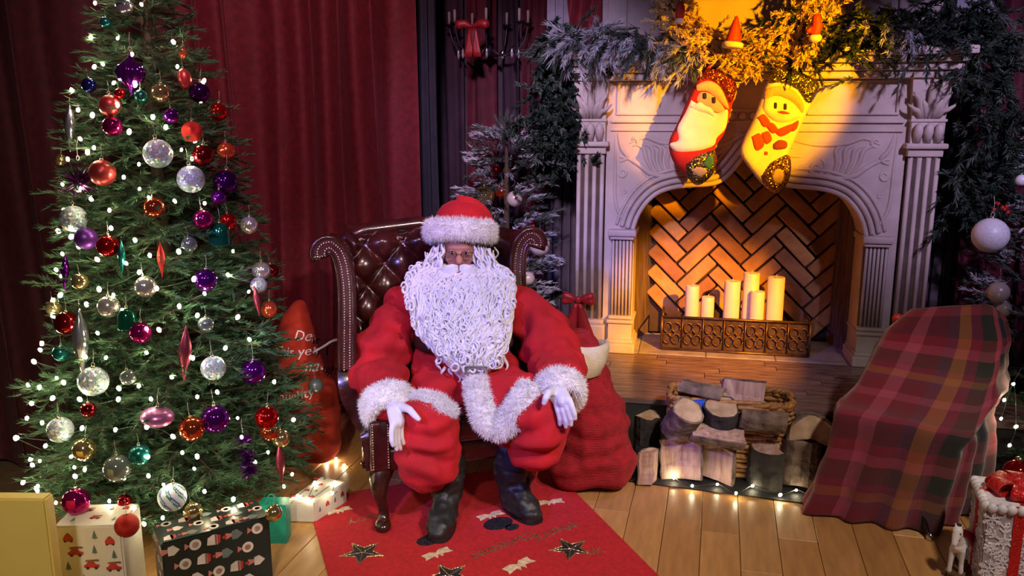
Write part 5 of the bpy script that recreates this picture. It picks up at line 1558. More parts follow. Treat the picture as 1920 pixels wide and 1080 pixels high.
def log(label, c, L, R0, axis, sweep, bark_dir, barkm, woodm, seed=0):
    """split log: the part of a round log within `sweep` radians, bark side towards bark_dir; axis = grain"""
    rr = random.Random(seed); axis = Vector(axis).normalized(); c = Vector(c)
    x = Vector(bark_dir); x = (x - axis * x.dot(axis)).normalized(); y = axis.cross(x)
    a0, a1 = -sweep / 2, sweep / 2; full_ = sweep > 6.2
    t = thing('firewood_log', c, label, 'log', 'split logs around the wicker basket'); nseg = 14
    off = Vector() if full_ else x * (-R0 * .45)
    secs = []; core = []
    for k in range(7):
        s = -L / 2 + L * k / 6; ring = []
        for i in range(nseg + (0 if full_ else 1)):
            a = a0 + (a1 - a0) * i / nseg; r = R0 * (1 + .09 * noise.noise((math.cos(a) * 2 + seed, math.sin(a) * 2, k * .4)))
            ring.append(c + off + axis * (s + (.02 * noise.noise((math.cos(a), math.sin(a), seed + .5)) if k in (0, 6) else 0)) + x * r * math.cos(a) + y * r * math.sin(a))
        secs.append(ring); core.append(c + off + axis * s + (Vector() if full_ else x * rr.uniform(-.008, .008) + y * rr.uniform(-.008, .008)))
    m = len(secs[0]); vs = [p for r in secs for p in r]; fs = []; mb = MB()
    if full_:
        for k in range(6): fs += [(k * m + i, k * m + (i + 1) % m, (k + 1) * m + (i + 1) % m, (k + 1) * m + i) for i in range(m)]
        fs += [tuple(range(m)), tuple(6 * m + i for i in range(m))]
    else:
        K = len(vs); vs += core
        for k in range(6):
            fs += [(k * m + i, k * m + i + 1, (k + 1) * m + i + 1, (k + 1) * m + i) for i in range(m - 1)]
            fs += [(k * m, (k + 1) * m, K + k + 1, K + k), (k * m + m - 1, K + k, K + k + 1, (k + 1) * m + m - 1)]
        fs += [tuple(range(m)) + (K,), tuple(6 * m + i for i in range(m)) + (K + 6,)]
    mb.add(vs, fs); mb.build('wood', woodm, t)
    mb = MB(); vs = []; fs = []; e = .04
    for lay in (0, 1):
        for k in range(7):
            for i in range(m):
                p = secs[k][i]; q = (p - core[k]); q = (q - axis * q.dot(axis)).normalized()
                vs.append(p + q * ((.007 + .007 * noise.noise(p * 45) + .004 * noise.noise(p * 110)) if lay == 0 else -.002))
    n0 = 7 * m; rg = range(m) if full_ else range(m - 1)
    for k in range(6): fs += [(k * m + i, k * m + (i + 1) % m, (k + 1) * m + (i + 1) % m, (k + 1) * m + i) for i in rg]
    for i in rg:
        j = (i + 1) % m; fs += [(i, n0 + i, n0 + j, j), (6 * m + i, 6 * m + j, n0 + 6 * m + j, n0 + 6 * m + i)]
    if not full_:
        for k in range(6):
            for i in (0, m - 1): fs.append((k * m + i, (k + 1) * m + i, n0 + (k + 1) * m + i, n0 + k * m + i))
    mb.add(vs, fs); mb.build('bark', barkm, t)
    return t


def stand(label, px, ytop, ybot, rpx, sweep, bark_dir, bm_, wm_, seed, tilt=(0, 0), lift=0.0, back=0.0):
    """upright log standing on the floor cloth between two picture heights"""
    g = G(px, ybot) + Vector((0, back, 0)); R0 = rpx / F * g.y * 1.03; c = Vector((g.x, g.y + R0 * .55, 0))
    top = P(px, ytop, c.y).z; L = top - lift - .012
    return log(label, c + Vector((0, 0, .012 + lift + L / 2)), L, R0, Vector((tilt[0], tilt[1], 1)), sweep, bark_dir, bm_, wm_, seed)


BK = Vector((.3, 1, 0)); UPV = Vector((0, .2, 1))
FX = FU.copy()
stand('broad pinkish split log in the front row, left', 1281, 818, 903, 38, 3.6, BK, bark1, woodp, 9, (-.04, .04))
stand('squared pink split log in the centre of the front row', 1354, 836, 908, 31, 3.3, BK + Vector((.5, 0, 0)), bark1, woodp, 10, (.03, .04))
stand('upright log half bark, half split, right of the front row centre', 1430, 833, 915, 39, 4.6, Vector((-.9, .35, 0)), bark2, woodp, 11)
stand('grey bark log at the right end of the front row', 1503, 822, 915, 34, 2 * PI, BK, bark1, woody, 12, (.03, .03))
stand('upright split log at the left end of the pile', 1217, 778, 885, 23, 2 * PI, BK, bark2, woody, 7, (.0, .0), .0, .05)
stand('small wedge log at the front left, in front of the upright one', 1219, 846, 914, 27, 1.9, Vector((-.5, 1, 0)), bark1, woodp, 8, (.04, .06))
log('curved half log lying across the front logs', P(1345, 820, 3.55), .235, .055, FX + Vector((0, 0, -.09)), PI, Vector((0, .2, -1)), bark1, woodp, 6)
log('grey round log leaning at the left front of the basket', P(1279, 787, 3.60), .16, .066, Vector((.25, -.55, .75)), 2 * PI, BK, bark1, woody, 3)
log('dark bark log in the middle of the basket', P(1350, 784, 3.64), .13, .076, Vector((0, -.25, 1)), 2 * PI, BK, bark2, woody, 4)
log('short log with pale cut top at the right of the basket', P(1430, 790, 3.60), .20, .078, FX + Vector((0, 0, -.03)), PI + .2, Vector((0, -.45, -1)), bark1, woody, 5)
log('half log with grey bark on top of the basket, at left', P(1314, 735, 3.74), .20, .062, FX + Vector((0, -.02, -.16)), PI, Vector((-.1, .5, 1)), bark1, woody, 1)
log('pale pink split log on top of the basket, at right', P(1392, 741, 3.72), .19, .066, FX + Vector((0, 0, -.05)), 3.5, Vector((0, 1, -.35)), bark1, woodp, 2)
log('thick half round log behind the tartan chair', P(1522, 800, 3.62), .16, .10, Vector((-.25, -.9, .25)), PI + .6, Vector((.1, 0, 1)), bark1, woody, 13)
bx_ = thing('blue_box', P(1312, 812, 3.655), 'bright blue object glimpsed between the logs in the basket', 'box')
mb = MB(); mb.prism([P(1300, 752, 3.655), P(1322, 752, 3.655), P(1318, 812, 3.655), P(1306, 812, 3.655)], (0, .02, 0)); mb.build('panel', M('bright_blue', (.03, .12, .75), .4), bx_)
fpts = [(1186, 845), (1188, 856), (1192, 870), (1200, 893), (1247, 884), (1264, 896), (1298, 911), (1345, 908), (1380, 925), (1411, 911), (1440, 920), (1463, 928), (1493, 919), (1510, 925)]
light_string('fairy_lights', 'string of fairy lights on the floor along the front of the logs', [G(x, y, .022) for x, y in fpts], [G(x, y, .026) for x, y in fpts if (x, y) not in ((1192, 870), (1200, 893), (1440, 920), (1510, 925), (1186, 845))] + [G(1188, 851, .03)], bk_wire, .95)
Zv = Vector((0, 0, 1))
# ================================================================== chair under a tartan blanket
def tartan(name):
    m = bpy.data.materials.new(name); m.use_nodes = True; nt = m.node_tree; L = nt.links.new; b = nt.nodes['Principled BSDF']
    b.inputs['Roughness'].default_value = .95; b.inputs['Sheen Weight'].default_value = .25
    uv = nd(nt, 'ShaderNodeUVMap'); sp = nd(nt, 'ShaderNodeSeparateXYZ'); L(uv.outputs[0], sp.inputs[0])
    stops = [(0, (.17, .006, .018)), (.12, (.34, .05, .09)), (.19, (.14, .006, .018)), (.29, (.10, .02, .05)), (.34, (.30, .10, .03)), (.41, (.16, .012, .04)), (.46, (.020, .024, .016)), (.58, (.36, .05, .09)), (.65, (.20, .006, .018)), (.72, (.008, .008, .020)), (.87, (.24, .025, .06)), (.93, (.11, .004, .014))]
    outs = []
    for ax, per, ph in ((0, 1.02, .0), (1, .70, .2)):
        mu = nd(nt, 'ShaderNodeMath', operation='MULTIPLY_ADD'); mu.inputs[1].default_value = 1 / per; mu.inputs[2].default_value = ph; L(sp.outputs[ax], mu.inputs[0])
        fr = nd(nt, 'ShaderNodeMath', operation='FRACT'); L(mu.outputs[0], fr.inputs[0])
        cr = nd(nt, 'ShaderNodeValToRGB'); cr.color_ramp.interpolation = 'CONSTANT'; e = cr.color_ramp.elements
        e[0].position, e[0].color = 0, (*stops[0][1], 1); e[1].position, e[1].color = stops[1][0], (*stops[1][1], 1)
        for p, c in stops[2:]: x = e.new(p); x.color = (*c, 1)
        L(fr.outputs[0], cr.inputs[0]); outs.append(cr)
    mx = nd(nt, 'ShaderNodeMix', data_type='RGBA'); mx.inputs[0].default_value = .40
    L(outs[0].outputs[0], mx.inputs[6]); L(outs[1].outputs[0], mx.inputs[7]); L(mx.outputs[2], b.inputs['Base Color'])
    nz = nd(nt, 'ShaderNodeTexNoise'); nz.inputs['Scale'].default_value = 260; bp = nd(nt, 'ShaderNodeBump'); bp.inputs['Strength'].default_value = .3; bp.inputs['Distance'].default_value = .004
    L(nz.outputs[0], bp.inputs['Height']); L(bp.outputs[0], b.inputs['Normal'])
    return m


rings = [  # FL, FR, BR, BL
    [G(1494, 962), G(1752, 1006), G(1752, 1006) + Vector((.40, .32, 0)), G(1494, 962) + Vector((.36, .50, 0))],
    [G(1528, 880, .20), G(1775, 925, .20), G(1868, 872, .2), G(1528, 880, .2) + Vector((.36, .45, 0))],
    [G(1562, 776, .45), G(1808, 826, .44), G(1872, 762, .46), G(1562, 776, .45) + Vector((.34, .42, 0))],
    [G(1588, 742, .49), G(1828, 788, .49), G(1886, 715, .51), G(1588, 742, .49) + Vector((.30, .38, 0))],
    [P(1640, 655, 3.62), P(1868, 690, 3.42), P(1896, 650, 3.50), P(1640, 655, 3.62) + Vector((.14, .24, .0))],
    [P(1692, 588, 3.72), P(1862, 580, 3.56), P(1890, 600, 3.60), P(1705, 590, 3.86)],
    [P(1715, 578, 3.76), P(1845, 572, 3.62), P(1862, 580, 3.66), P(1725, 580, 3.84)],
]
def ring_pts(c, n=26):
    out = []
    for i in range(4):
        a, b = c[i], c[(i + 1) % 4]; out += [a.lerp(b, j / n) for j in range(n)]
    for _ in range(9): out = [(out[i - 1] + out[i] * 2 + out[(i + 1) % len(out)]) / 4 for i in range(len(out))]
    return out
RP_ = [ring_pts(c) for c in rings]; NR = len(RP_[0])
cols = [catmull([r[i] for r in RP_], 7) for i in range(NR)]
NVv = len(cols[0])
ctrk = [sum((cols[i][j] for i in range(NR)), Vector()) / NR for j in range(NVv)]
vs = []
for j in range(NVv):
    t = j / (NVv - 1)
    for i in range(NR):
        p = cols[i][j]; o = (p - ctrk[j]); o.z = 0; o = o.normalized() if o.length > 1e-6 else o
        am = .020 * max(0, 1 - t * 2.2) + .004
        dd = am * math.sin(i / NR * 2 * PI * 13 + 3 * noise.noise((i * .05, j * .04, 1))) + .012 * noise.noise(p * 6) + .010 * noise.noise((p.x * 4, p.y * 4, p.z * 16 + 3))
        rgt = max(0, min(1, (p.x - ctrk[j].x) / .18)) if p.y < ctrk[j].y + .12 else 0
        dd += .032 * rgt * math.exp(-((p.z - .43 - .10 * rgt) / .03) ** 2) - .03 * rgt * math.exp(-((p.z - .36 - .08 * rgt) / .03) ** 2) + .018 * math.exp(-((p.z - .45) / .05) ** 2)
        vs.append(p + o * dd + Vector((0, 0, (.008 * math.sin(i * .35) if j == 0 else 0))))
bo_ = Vector((ctrk[0].x, ctrk[0].y, 0))
mb = MB(); fs = []
for j in range(NVv - 1):
    for i in range(NR): fs.append((j * NR + i, j * NR + (i + 1) % NR, (j + 1) * NR + (i + 1) % NR, (j + 1) * NR + i))
vs = [Vector((p.x, p.y, max(.004, p.z))) for p in vs]
mb.add(vs, fs); tc_ = len(mb.v); mb.v.append(tuple(ctrk[-1] + Vector((0, 0, .012))))
for i in range(NR): mb.f.append(((NVv - 1) * NR + i, (NVv - 1) * NR + (i + 1) % NR, tc_)); mb.mi.append(0)
# uv: u along the ring, v along the drop
me = bpy.data.meshes.new('tartan_blanket'); me.from_pydata([tuple(Vector(p) - bo_) for p in mb.v], [], mb.f); me.materials.append(tartan('tartan_wool'))
uvl = me.uv_layers.new(name='UVMap')
vd = [[0.0] * NR for _ in range(NVv)]
for i in range(NR):
    for j in range(1, NVv): vd[j][i] = vd[j - 1][i] + (cols[i][j] - cols[i][j - 1]).length
ru = np.linspace(0, 1, NR + 1) * 2.15
for p in me.polygons:
    for li in p.loop_indices:
        vi = me.loops[li].vertex_index
        if vi == tc_: uvl.data[li].uv = (ru[NR // 8], vd[-1][0] + .1); continue
        j, i = divmod(vi, NR); u = ru[i]
        if i == 0 and any(me.loops[l2].vertex_index % NR > NR - 3 for l2 in p.loop_indices if me.loops[l2].vertex_index != tc_): u = ru[NR]
        uvl.data[li].uv = (u, vd[j][NR // 8])
me.polygons.foreach_set('use_smooth', [True] * len(me.polygons)); me.update()
blk = bpy.data.objects.new('tartan_blanket', me); put(blk); blk.location = bo_; tag(blk, 'red tartan wool blanket draped over a chair at right', 'blanket')
sd_ = blk.modifiers.new('t', 'SOLIDIFY'); sd_.thickness = .006; sd_.offset = -1
chr_ = thing('chair', bo_, 'small metal-legged chair almost hidden under the tartan blanket', 'chair')
legm = M('dark_steel', (.05, .05, .06), .3, .9); ferr = M('chrome_ferrule', (.7, .68, .65), .15, 1)
def inset(p, k): return Vector((bo_.x + (p.x - bo_.x) * k, bo_.y + (p.y - bo_.y) * k, p.z))
for i, (g, k) in enumerate(((G(1743, 1012), 1), (inset(rings[0][0], .6), 1), (inset(rings[0][2], .7), 1), (inset(rings[0][3], .7), 1))):
    top = inset(rings[2][(1, 0, 2, 3)[i]], .7); top.z = .38; mb = MB(); mid_ = inset(g, .80); mid_.z = .085; mb.tube([g, mid_, top], .009, 8); lg = mb.build('leg', legm, chr_, True)
    MB().lathe([(.015, 0), (.015, .018), (.010, .03)], 12, c=g).build('foot', ferr, lg, True)
sc_ = [inset(p, .72) for p in rings[2]]; sc_ = [Vector((p.x, p.y, .37)) for p in sc_]
MB().prism(sc_, (0, 0, .035)).build('seat', M('red_vinyl', (.45, .02, .02), .5), chr_)
mb = MB(); mb.rbox(P(1775, 640, 3.70), (.34, .03, .28), .01, Matrix.Rotation(-.35, 3, 'Z')); mb.build('backrest', MATS['red_vinyl'], chr_)
mb = MB(); mb.ell(P(1684, 598, 3.84), (.03, .02, .026), 12); mb.tube([P(1684, 600, 3.84), P(1720, 640, 3.78)], .014, 8); mb.build('back_post', MATS['red_vinyl'], chr_, True)

# ================================================================== toy horse
hb = G(1790, 1082); hw = M('horse_white', (.74, .70, .72), .45, var=.06)
hs = thing('toy_horse', hb, 'small white toy horse with red saddle standing by the snowflake box', 'toy')
HR = Matrix.Rotation(-.72, 3, 'Z')
V = lambda x, y, z: hb + HR @ Vector((x, y, z))
blobs('horse_body', [[(V(0, .0, .125), .026), (V(.006, .05, .128), .027), (V(.01, .10, .13), .028)],
                     [(V(0, -.005, .14), .020), (V(-.002, -.02, .175), .018), (V(-.003, -.025, .195), .019), (V(-.004, -.045, .165), .012), (V(-.004, -.05, .155), .011)],
                     [(V(-.016, -.005, .115), .012), (V(-.018, -.008, .06), .0085), (V(-.020, -.008, .022), .0095)], [(V(.016, -.005, .115), .012), (V(.016, .0, .06), .0085), (V(.018, .0, .022), .0095)],
                     [(V(-.006, .10, .115), .013), (V(-.01, .105, .06), .009), (V(-.01, .10, .022), .0095)], [(V(.026, .10, .115), .013), (V(.028, .105, .06), .009), (V(.028, .10, .022), .0095)],
                     [(V(-.012, -.02, .212), .004), (V(-.014, -.022, .222), .003)], [(V(.008, -.02, .212), .004), (V(.010, -.022, .222), .003)],
                     [(V(.012, .115, .15), .010), (V(.016, .13, .165), .012), (V(.018, .14, .14), .009)]], hw, hs, voxel=.003, smooth=4)
MB().ell(V(-.002, -.008, .208), (.013, .014, .010), 10).build('mane', M('horse_mane', (.015, .012, .012), .8), hs, True)
mb = MB(); mb.grid(lambda a, b: V(.006 + .031 * math.cos(PI * a), .035 + .05 * b, .128 + .031 * math.sin(PI * a)), 14, 4); sdl = mb.build('saddle', M('saddle_red', (.5, .012, .015), .4), hs, True); q = sdl.modifiers.new('t', 'SOLIDIFY'); q.thickness = .003
mb = MB(); mb.tube([V(-.003 + .0145 * math.cos(a), -.043 + .004 * math.sin(a), .168 + .004 * math.cos(2 * a)) for a in [2 * PI * i / 14 for i in range(15)]], .0018, 5, cap=False); mb.build('bridle', MATS['saddle_red'], hs, True)
for s in (-1, 1): MB().ell(V(-.003 + s * .012, -.038, .192), (.003, .003, .004), 8).build('eye', MATS['horse_mane'], hs, True)
for x, y in ((-.03, -.005), (.03, -.005), (-.022, .10), (.04, .10)):
    mb = MB(); mb.lathe([(.012, -.004), (.016, -.003), (.016, .003), (.012, .004)], 14, c=V(x, y, .017), R=HR @ Matrix.Rotation(PI / 2, 3, 'Y')); mb.build('wheel', M('wheel_wood', (.10, .05, .02), .5), hs, True)
MB().rbox(V(.004, .045, .019), (.05, .15, .008), .002, HR).build('base_board', MATS['wheel_wood'], hs)

# ================================================================== snowflake gift box
ncx = P(1852, 945, 2.72); hz_ = ncx.z; e1 = Vector((.96, -.28, 0)); sw = .25; e2 = P(1828, 906, ncx.y + .22) - ncx; e2.z = 0; e2.normalize()
cs = [Vector((ncx.x, ncx.y, 0))]; cs = [cs[0], cs[0] + e1 * sw, cs[0] + e1 * sw + e2 * sw, cs[0] + e2 * sw]
sbx, so = gift_box('snowflake_box', 'white snowflake patterned gift box with red ribbon at the lower right', cs, hz_, M('silver_lilac_tin', (.42, .35, .41), .45, var=.25, vscale=30))
snow = M('snow_white', (.78, .76, .82), .5)
ribm = glitter('red_glitter_ribbon', (.42, .005, .008), (.80, .03, .03), 420, .35, .3)
def flake(s):
    mb = MB()
    for k in range(6):
        R = Matrix.Rotation(PI / 3 * k, 3, 'Y')
        mb.box(R @ Vector((0, 0, .5 * s)), (.10 * s, .003, s), R)
        for d, l in ((.45, .32), (.7, .26)):
            for q in (-1, 1):
                R2 = R @ Matrix.Rotation(q * .8, 3, 'Y'); mb.box(R @ Vector((0, 0, d * s)) + R2 @ Vector((0, 0, l * s / 2)), (.08 * s, .003, l * s), R2)
    mb.lathe([(.22 * s, -.0015), (.22 * s, .0015)], 6, R=Matrix.Rotation(PI / 2, 3, 'X'))
    return mb
for face, (o_, u_) in enumerate(((cs[0], e1), (cs[3], -e2))):
    nrm = Vector((u_.y, -u_.x, 0)); rz = math.atan2(u_.y, u_.x)
    for x, z, s in ((.065, .20, .055), (.07, .12, .028), (.03, .085, .03), (.12, .09, .025), (.02, .28, .026), (.17, .27, .04), (.12, .29, .022), (.18, .15, .05), (.06, .03, .045), (.16, .04, .03), (.215, .22, .02), (.03, .16, .018)):
        q = o_ + u_ * x + nrm * .002; R = Matrix.Rotation(rz, 3, 'Z'); m2 = flake(s * 1.3); m2.v = [tuple(q + Vector((0, 0, z)) + R @ Vector(p)) for p in m2.v]; m2.build('snowflake', snow, so)
    mb = MB()
    for _ in range(70):
        x, z = random.uniform(.008, sw - .008), random.uniform(.02, hz_ - .04); mb.ell(o_ + u_ * x + nrm * .001 + Vector((0, 0, z)), .0042, 6)
    d_ = mb.build('snow_dots', snow, so); d_['kind'] = 'stuff'
    # scalloped white lid edge and ribbon
    for i in range(8): MB().ell(o_ + u_ * (sw / 8 * (i + .5)) + nrm * .001 + Vector((0, 0, hz_ - .012)), (sw / 14, sw / 14, .02), 8).build('scallop', snow, so, True)
    xc = .105 if face == 0 else .115
    q = o_ + u_ * xc + nrm * .003; MB().box(q + Vector((0, 0, hz_ / 2)), (.034, .004, hz_ + .006), Matrix.Rotation(rz, 3, 'Z')).build('ribbon', ribm, so)
topc = (cs[0] + cs[2]) / 2 + Vector((0, 0, hz_))
for d, w_ in ((e1, sw), (e2, sw)): MB().box(topc + Vector((0, 0, .003)), (w_ + .006, .036, .005), Matrix.Rotation(math.atan2(d.y, d.x), 3, 'Z')).build('ribbon', ribm, so)
MB().box(topc + Vector((0, 0, .0005)), (sw * .97, sw * .97, .003), Matrix.Rotation(math.atan2(e1.y, e1.x), 3, 'Z')).build('lid', snow, so)
def bow_loop(c, d, L, w_, h, name, mat, parent):
    d = Vector(d).normalized(); s = Vector((-d.y, d.x, 0)); mb = MB(); n = 22
    def fn(a, b):
        t = a * 2 * PI; x = L * (1 - math.cos(t)) / 2; z = h * math.sin(t) * (.4 + .6 * (1 - math.cos(t)) / 2) + h * .5
        return Vector(c) + d * x + s * (b - .5) * w_ * (.35 + .8 * (1 - math.cos(t)) / 2) + Vector((0, 0, z))
    mb.grid(fn, n, 5); o = mb.build(name, mat, parent, True); q = o.modifiers.new('t', 'SOLIDIFY'); q.thickness = .003; return o
for a in (PI, PI + 1.15, PI + 2.1, PI - .9, .2, 1.2): bow_loop(topc + Vector((0, 0, .01)), (math.cos(a), math.sin(a), 0), .105, .075, .034, 'bow_loop', ribm, sbx)
MB().ell(topc + Vector((0, 0, .035)), (.028, .028, .022), 12).build('bow_knot', ribm, sbx, True)
rl = thing('red_lantern_bauble', P(1908, 888, 3.05), 'shiny red bauble glowing behind the snowflake box bow', 'ornament')
MB().ell(P(1908, 888, 3.05), .055, 20).build('ball', OM['red'], rl, True); MB().lathe([(.014, 0), (.014, .015), (.004, .018)], 10, c=P(1908, 888, 3.05) + Vector((0, 0, .052))).build('cap', capm, rl, True)

# ================================================================== candles and brass fender in the firebox
wax = M('candle_wax', (.70, .60, .55), .5, var=.05, sss=.2); wickm = M('wick', (.5, .42, .36), .9)
fv = .10
for i, (px, yt, wpx, v, lab) in enumerate(((1299, 535, 26, .18, 'pillar candle at the left end of the fender'), (1328, 556, 24, .17, 'short pillar candle second from left in the fender'), (1374, 526, 30, .18, 'mid-height pillar candle left of the tallest one'), (1410, 511, 30, .22, 'tallest pillar candle in the middle of the firebox'), (1421, 546, 26, .15, 'low pillar candle in front of the tallest one'), (1456, 519, 32, .19, 'thick pillar candle at the right end of the fender'))):
    u, z = fuz(px, yt, v); r = wpx / 2 / F * 5.0; c = fw(u, v, 0); b0 = ZH + .004
    t = thing('pillar_candle', fw(u, v, b0), lab + ', cream wax', 'candle', 'candles in the fireplace')
    mb = MB(); mb.lathe([(r * .98, b0), (r, b0 + .01), (r, z - .006), (r * .93, z), (r * .75, z - .004), (r * .3, z - .008), (.002, z - .008)], 24, c=Vector((c.x, c.y, 0))); mb.build('wax', wax, t, True)
    MB().tube([Vector((c.x, c.y, z - .01)), Vector((c.x + .002, c.y, z + .016))], .0022, 6).build('wick', wickm, t)
fbrass = M('antique_brass', (.14, .085, .045), .42, .75, var=.35, vscale=20)
fn_ = thing('fender', fw(0, fv, ZH), 'antique brass openwork fender around the candles', 'fender', rz=FA)
u0, u1 = fuz(1240, 640, .06)[0], fuz(1515, 668, .06)[0]; fz0, fz1 = ZH + .012, ZH + .215; fd0, fd1 = .05, .30
def fb(n, pts, r, parent=fn_): mb = MB(); mb.tube([(p[0], p[1] - fv, p[2] - ZH) for p in pts], r, 6); return mb.build(n, fbrass, parent, True, local=True)
fb('top_rail', [(u0, fd1, fz1), (u0, fd0, fz1), (u1, fd0, fz1), (u1, fd1, fz1)], .008); fb('bottom_rail', [(u0, fd1, fz0), (u0, fd0, fz0), (u1, fd0, fz0), (u1, fd1, fz0)], .009)
for x, y in ((u0, fd0), (u1, fd0), (u0, fd1), (u1, fd1)): fb('corner_post', [(x, y, fz0), (x, y, fz1)], .009)
MB().box(((u0 + u1) / 2, fd0 + .012 - fv, (fz0 + fz1) / 2 - ZH), (u1 - u0, .004, fz1 - fz0)).build('back_panel', M('fender_panel', (.085, .05, .035), .55, .5, var=.5, vscale=25), fn_, local=True)
W = u1 - u0; npan = 7
for i in range(npan):
    x0 = u0 + W * i / npan; xc = x0 + W / npan / 2; zc = (fz0 + fz1) / 2
    if i: fb('divider', [(x0, fd0, fz0), (x0, fd0, fz1)], .004)
    for (dx, dz, r) in ((-.025, .035, .026), (.025, .035, .026), (-.025, -.035, .026), (.025, -.035, .026), (0, 0, .018)):
        fb('ring', [(xc + dx + r * math.cos(a), fd0 - .002, zc + dz + r * 1.2 * math.sin(a)) for a in [2 * PI * k / 14 for k in range(15)]], .0042)

# ================================================================== stockings
def stocking(name, label, outline, cuff, toe, bodym, cuffm, toem, V0):
    o2 = [fuz(x, y, V0) for x, y in outline]; cu, cz = sum(p[0] for p in o2) / len(o2), max(p[1] for p in o2)
    t = thing(name, fw(cu, V0, cz), label, 'stocking', 'stockings on the mantel')
    def piece(n, pts, m, thick, base, step=.011, edge=.04, par=t):
        q = [fuz(x, y, V0) for x, y in pts]; q = [Vector((a.x, a.y)) for a in catmull([Vector((u, z, 0)) for u, z in q] + [Vector((q[0][0], q[0][1], 0))], 4)[:-1]]
        mb = puffy(q, thick, lambda x, y, d: fw(x, V0 + base + d, y), step, edge); return mb.build(n, m, par, True)
    bo = piece('stocking_body', outline, bodym, .034, 0); piece('cuff', cuff, cuffm, .032, -.012); piece('toe_patch', toe, toem, .022, -.024)
    mb = MB(); pt = outline[0]; u, z = fuz(*pt, V0); mb.tube([fw(u, V0, z - .01), fw(u - .005, V0 + .01, z + .03), fw(u - .01, V0 + .05, z + .05)], .006, 6); mb.build('loop', cuffm, t, True)
    return t, piece
seqr = glitter('red_sequins', (.10, .008, .006), (.62, .10, .04), 230, .25, .8); seqg = glitter('black_gold_sequins', (.012, .02, .015), (.45, .36, .16), 230, .25, .85); seqm = glitter('maroon_sequins', (.07, .008, .012), (.55, .30, .14), 230, .25, .85)
plushw = M('cream_plush', (.80, .74, .70), .9, var=.06, bump=.3, bscale=200, sheen=.2); redpl = M('stocking_red', (.42, .012, .012), .9, sheen=.2); flesh = M('felt_skin', (.62, .38, .26), .9); inkk = M('felt_black', (.02, .015, .015), .8); tanf = M('tan_plush', (.62, .46, .26), .95, bump=.5, bscale=120); scar = M('felt_scarlet', (.5, .06, .02), .9); grn = M('felt_green', (.05, .20, .08), .9)
V0 = -.24
tl, pc = stocking('christmas_stocking', 'Christmas stocking with bearded face patch and red sequin cuff', [(1325, 118), (1378, 152), (1372, 200), (1358, 250), (1341, 276), (1344, 300), (1334, 328), (1308, 346), (1284, 328), (1262, 302), (1254, 268), (1270, 232), (1288, 190), (1306, 152)],
                  [(1325, 117), (1378, 151), (1374, 188), (1364, 196), (1346, 165), (1330, 154), (1312, 152)], [(1284, 306), (1310, 288), (1338, 280), (1343, 300), (1335, 328), (1308, 347), (1288, 330)], redpl, seqr, seqg, V0)
pc('hat_band', [(1306, 160), (1328, 152), (1350, 164), (1364, 194), (1366, 205), (1350, 192), (1328, 172), (1308, 170)], tanf, .014, -.034)
pc('face', [(1312, 172), (1330, 174), (1350, 192), (1360, 208), (1345, 212), (1318, 200), (1306, 188)], flesh, .012, -.032)
pc('beard', [(1296, 188), (1318, 200), (1345, 212), (1364, 206), (1360, 240), (1344, 258), (1338, 272), (1312, 282), (1270, 284), (1256, 270), (1272, 262), (1270, 240), (1284, 214)], plushw, .018, -.032)
pc('moustache', [(1296, 200), (1312, 192), (1322, 198), (1334, 204), (1340, 218), (1326, 212), (1310, 208)], plushw, .012, -.052)
for x, y in ((1321, 180), (1338, 188)): pc('eye', [(x - 3, y - 5), (x + 3, y - 5), (x + 3, y + 5), (x - 3, y + 5)], inkk, .006, -.046, .004, .006)
pc('holly', [(1318, 306), (1330, 290), (1338, 300), (1330, 316)], grn, .006, -.048, .006, .01); pc('patch', [(1296, 318), (1312, 312), (1326, 320), (1312, 330)], tanf, .006, -.048, .006, .01)
tr, pc = stocking('christmas_stocking', 'Christmas stocking with snowman patch, striped scarf and dark sequin cuff', [(1452, 122), (1532, 152), (1522, 192), (1508, 222), (1490, 262), (1478, 290), (1482, 318), (1475, 345), (1455, 361), (1430, 346), (1410, 322), (1388, 288), (1396, 258), (1414, 220), (1432, 170), (1444, 142)],
                  [(1452, 121), (1532, 151), (1524, 188), (1508, 196), (1490, 172), (1462, 160), (1440, 158)], [(1424, 330), (1440, 305), (1466, 290), (1480, 294), (1482, 320), (1474, 346), (1455, 362), (1434, 348)], plushw, seqg, seqm, V0)
pc('hat_band', [(1434, 172), (1448, 162), (1472, 164), (1494, 176), (1506, 198), (1502, 212), (1484, 192), (1456, 180), (1434, 186)], tanf, .016, -.034)
pc('snowman_head', [(1434, 186), (1456, 182), (1484, 194), (1500, 212), (1488, 226), (1460, 230), (1440, 220), (1430, 204)], M('felt_white', (.82, .78, .74), .9), .018, -.034)
for x, y in ((1452, 198), (1470, 200)): pc('eye', [(x - 2.5, y - 5), (x + 2.5, y - 5), (x + 2.5, y + 5), (x - 2.5, y + 5)], inkk, .005, -.053, .004, .006)
pc('carrot_nose', [(1454, 210), (1466, 208), (1480, 213), (1466, 214)], scar, .008, -.052, .005, .006)
for i, q in enumerate(([(1420, 220), (1432, 214), (1444, 232), (1430, 238)], [(1434, 236), (1447, 230), (1458, 244), (1446, 250)], [(1450, 246), (1462, 240), (1486, 232), (1482, 246), (1462, 256)], [(1408, 256), (1424, 250), (1432, 272), (1416, 282)], [(1426, 250), (1440, 246), (1446, 262), (1434, 270)], [(1484, 232), (1496, 226), (1492, 242), (1482, 246)])): pc('scarf_stripe', q, scar, .010, -.034, .007, .012)
pc('mitten', [(1448, 270), (1460, 262), (1474, 266), (1472, 278), (1450, 280)], M('felt_purple', (.22, .04, .10), .9), .010, -.034, .007, .012)
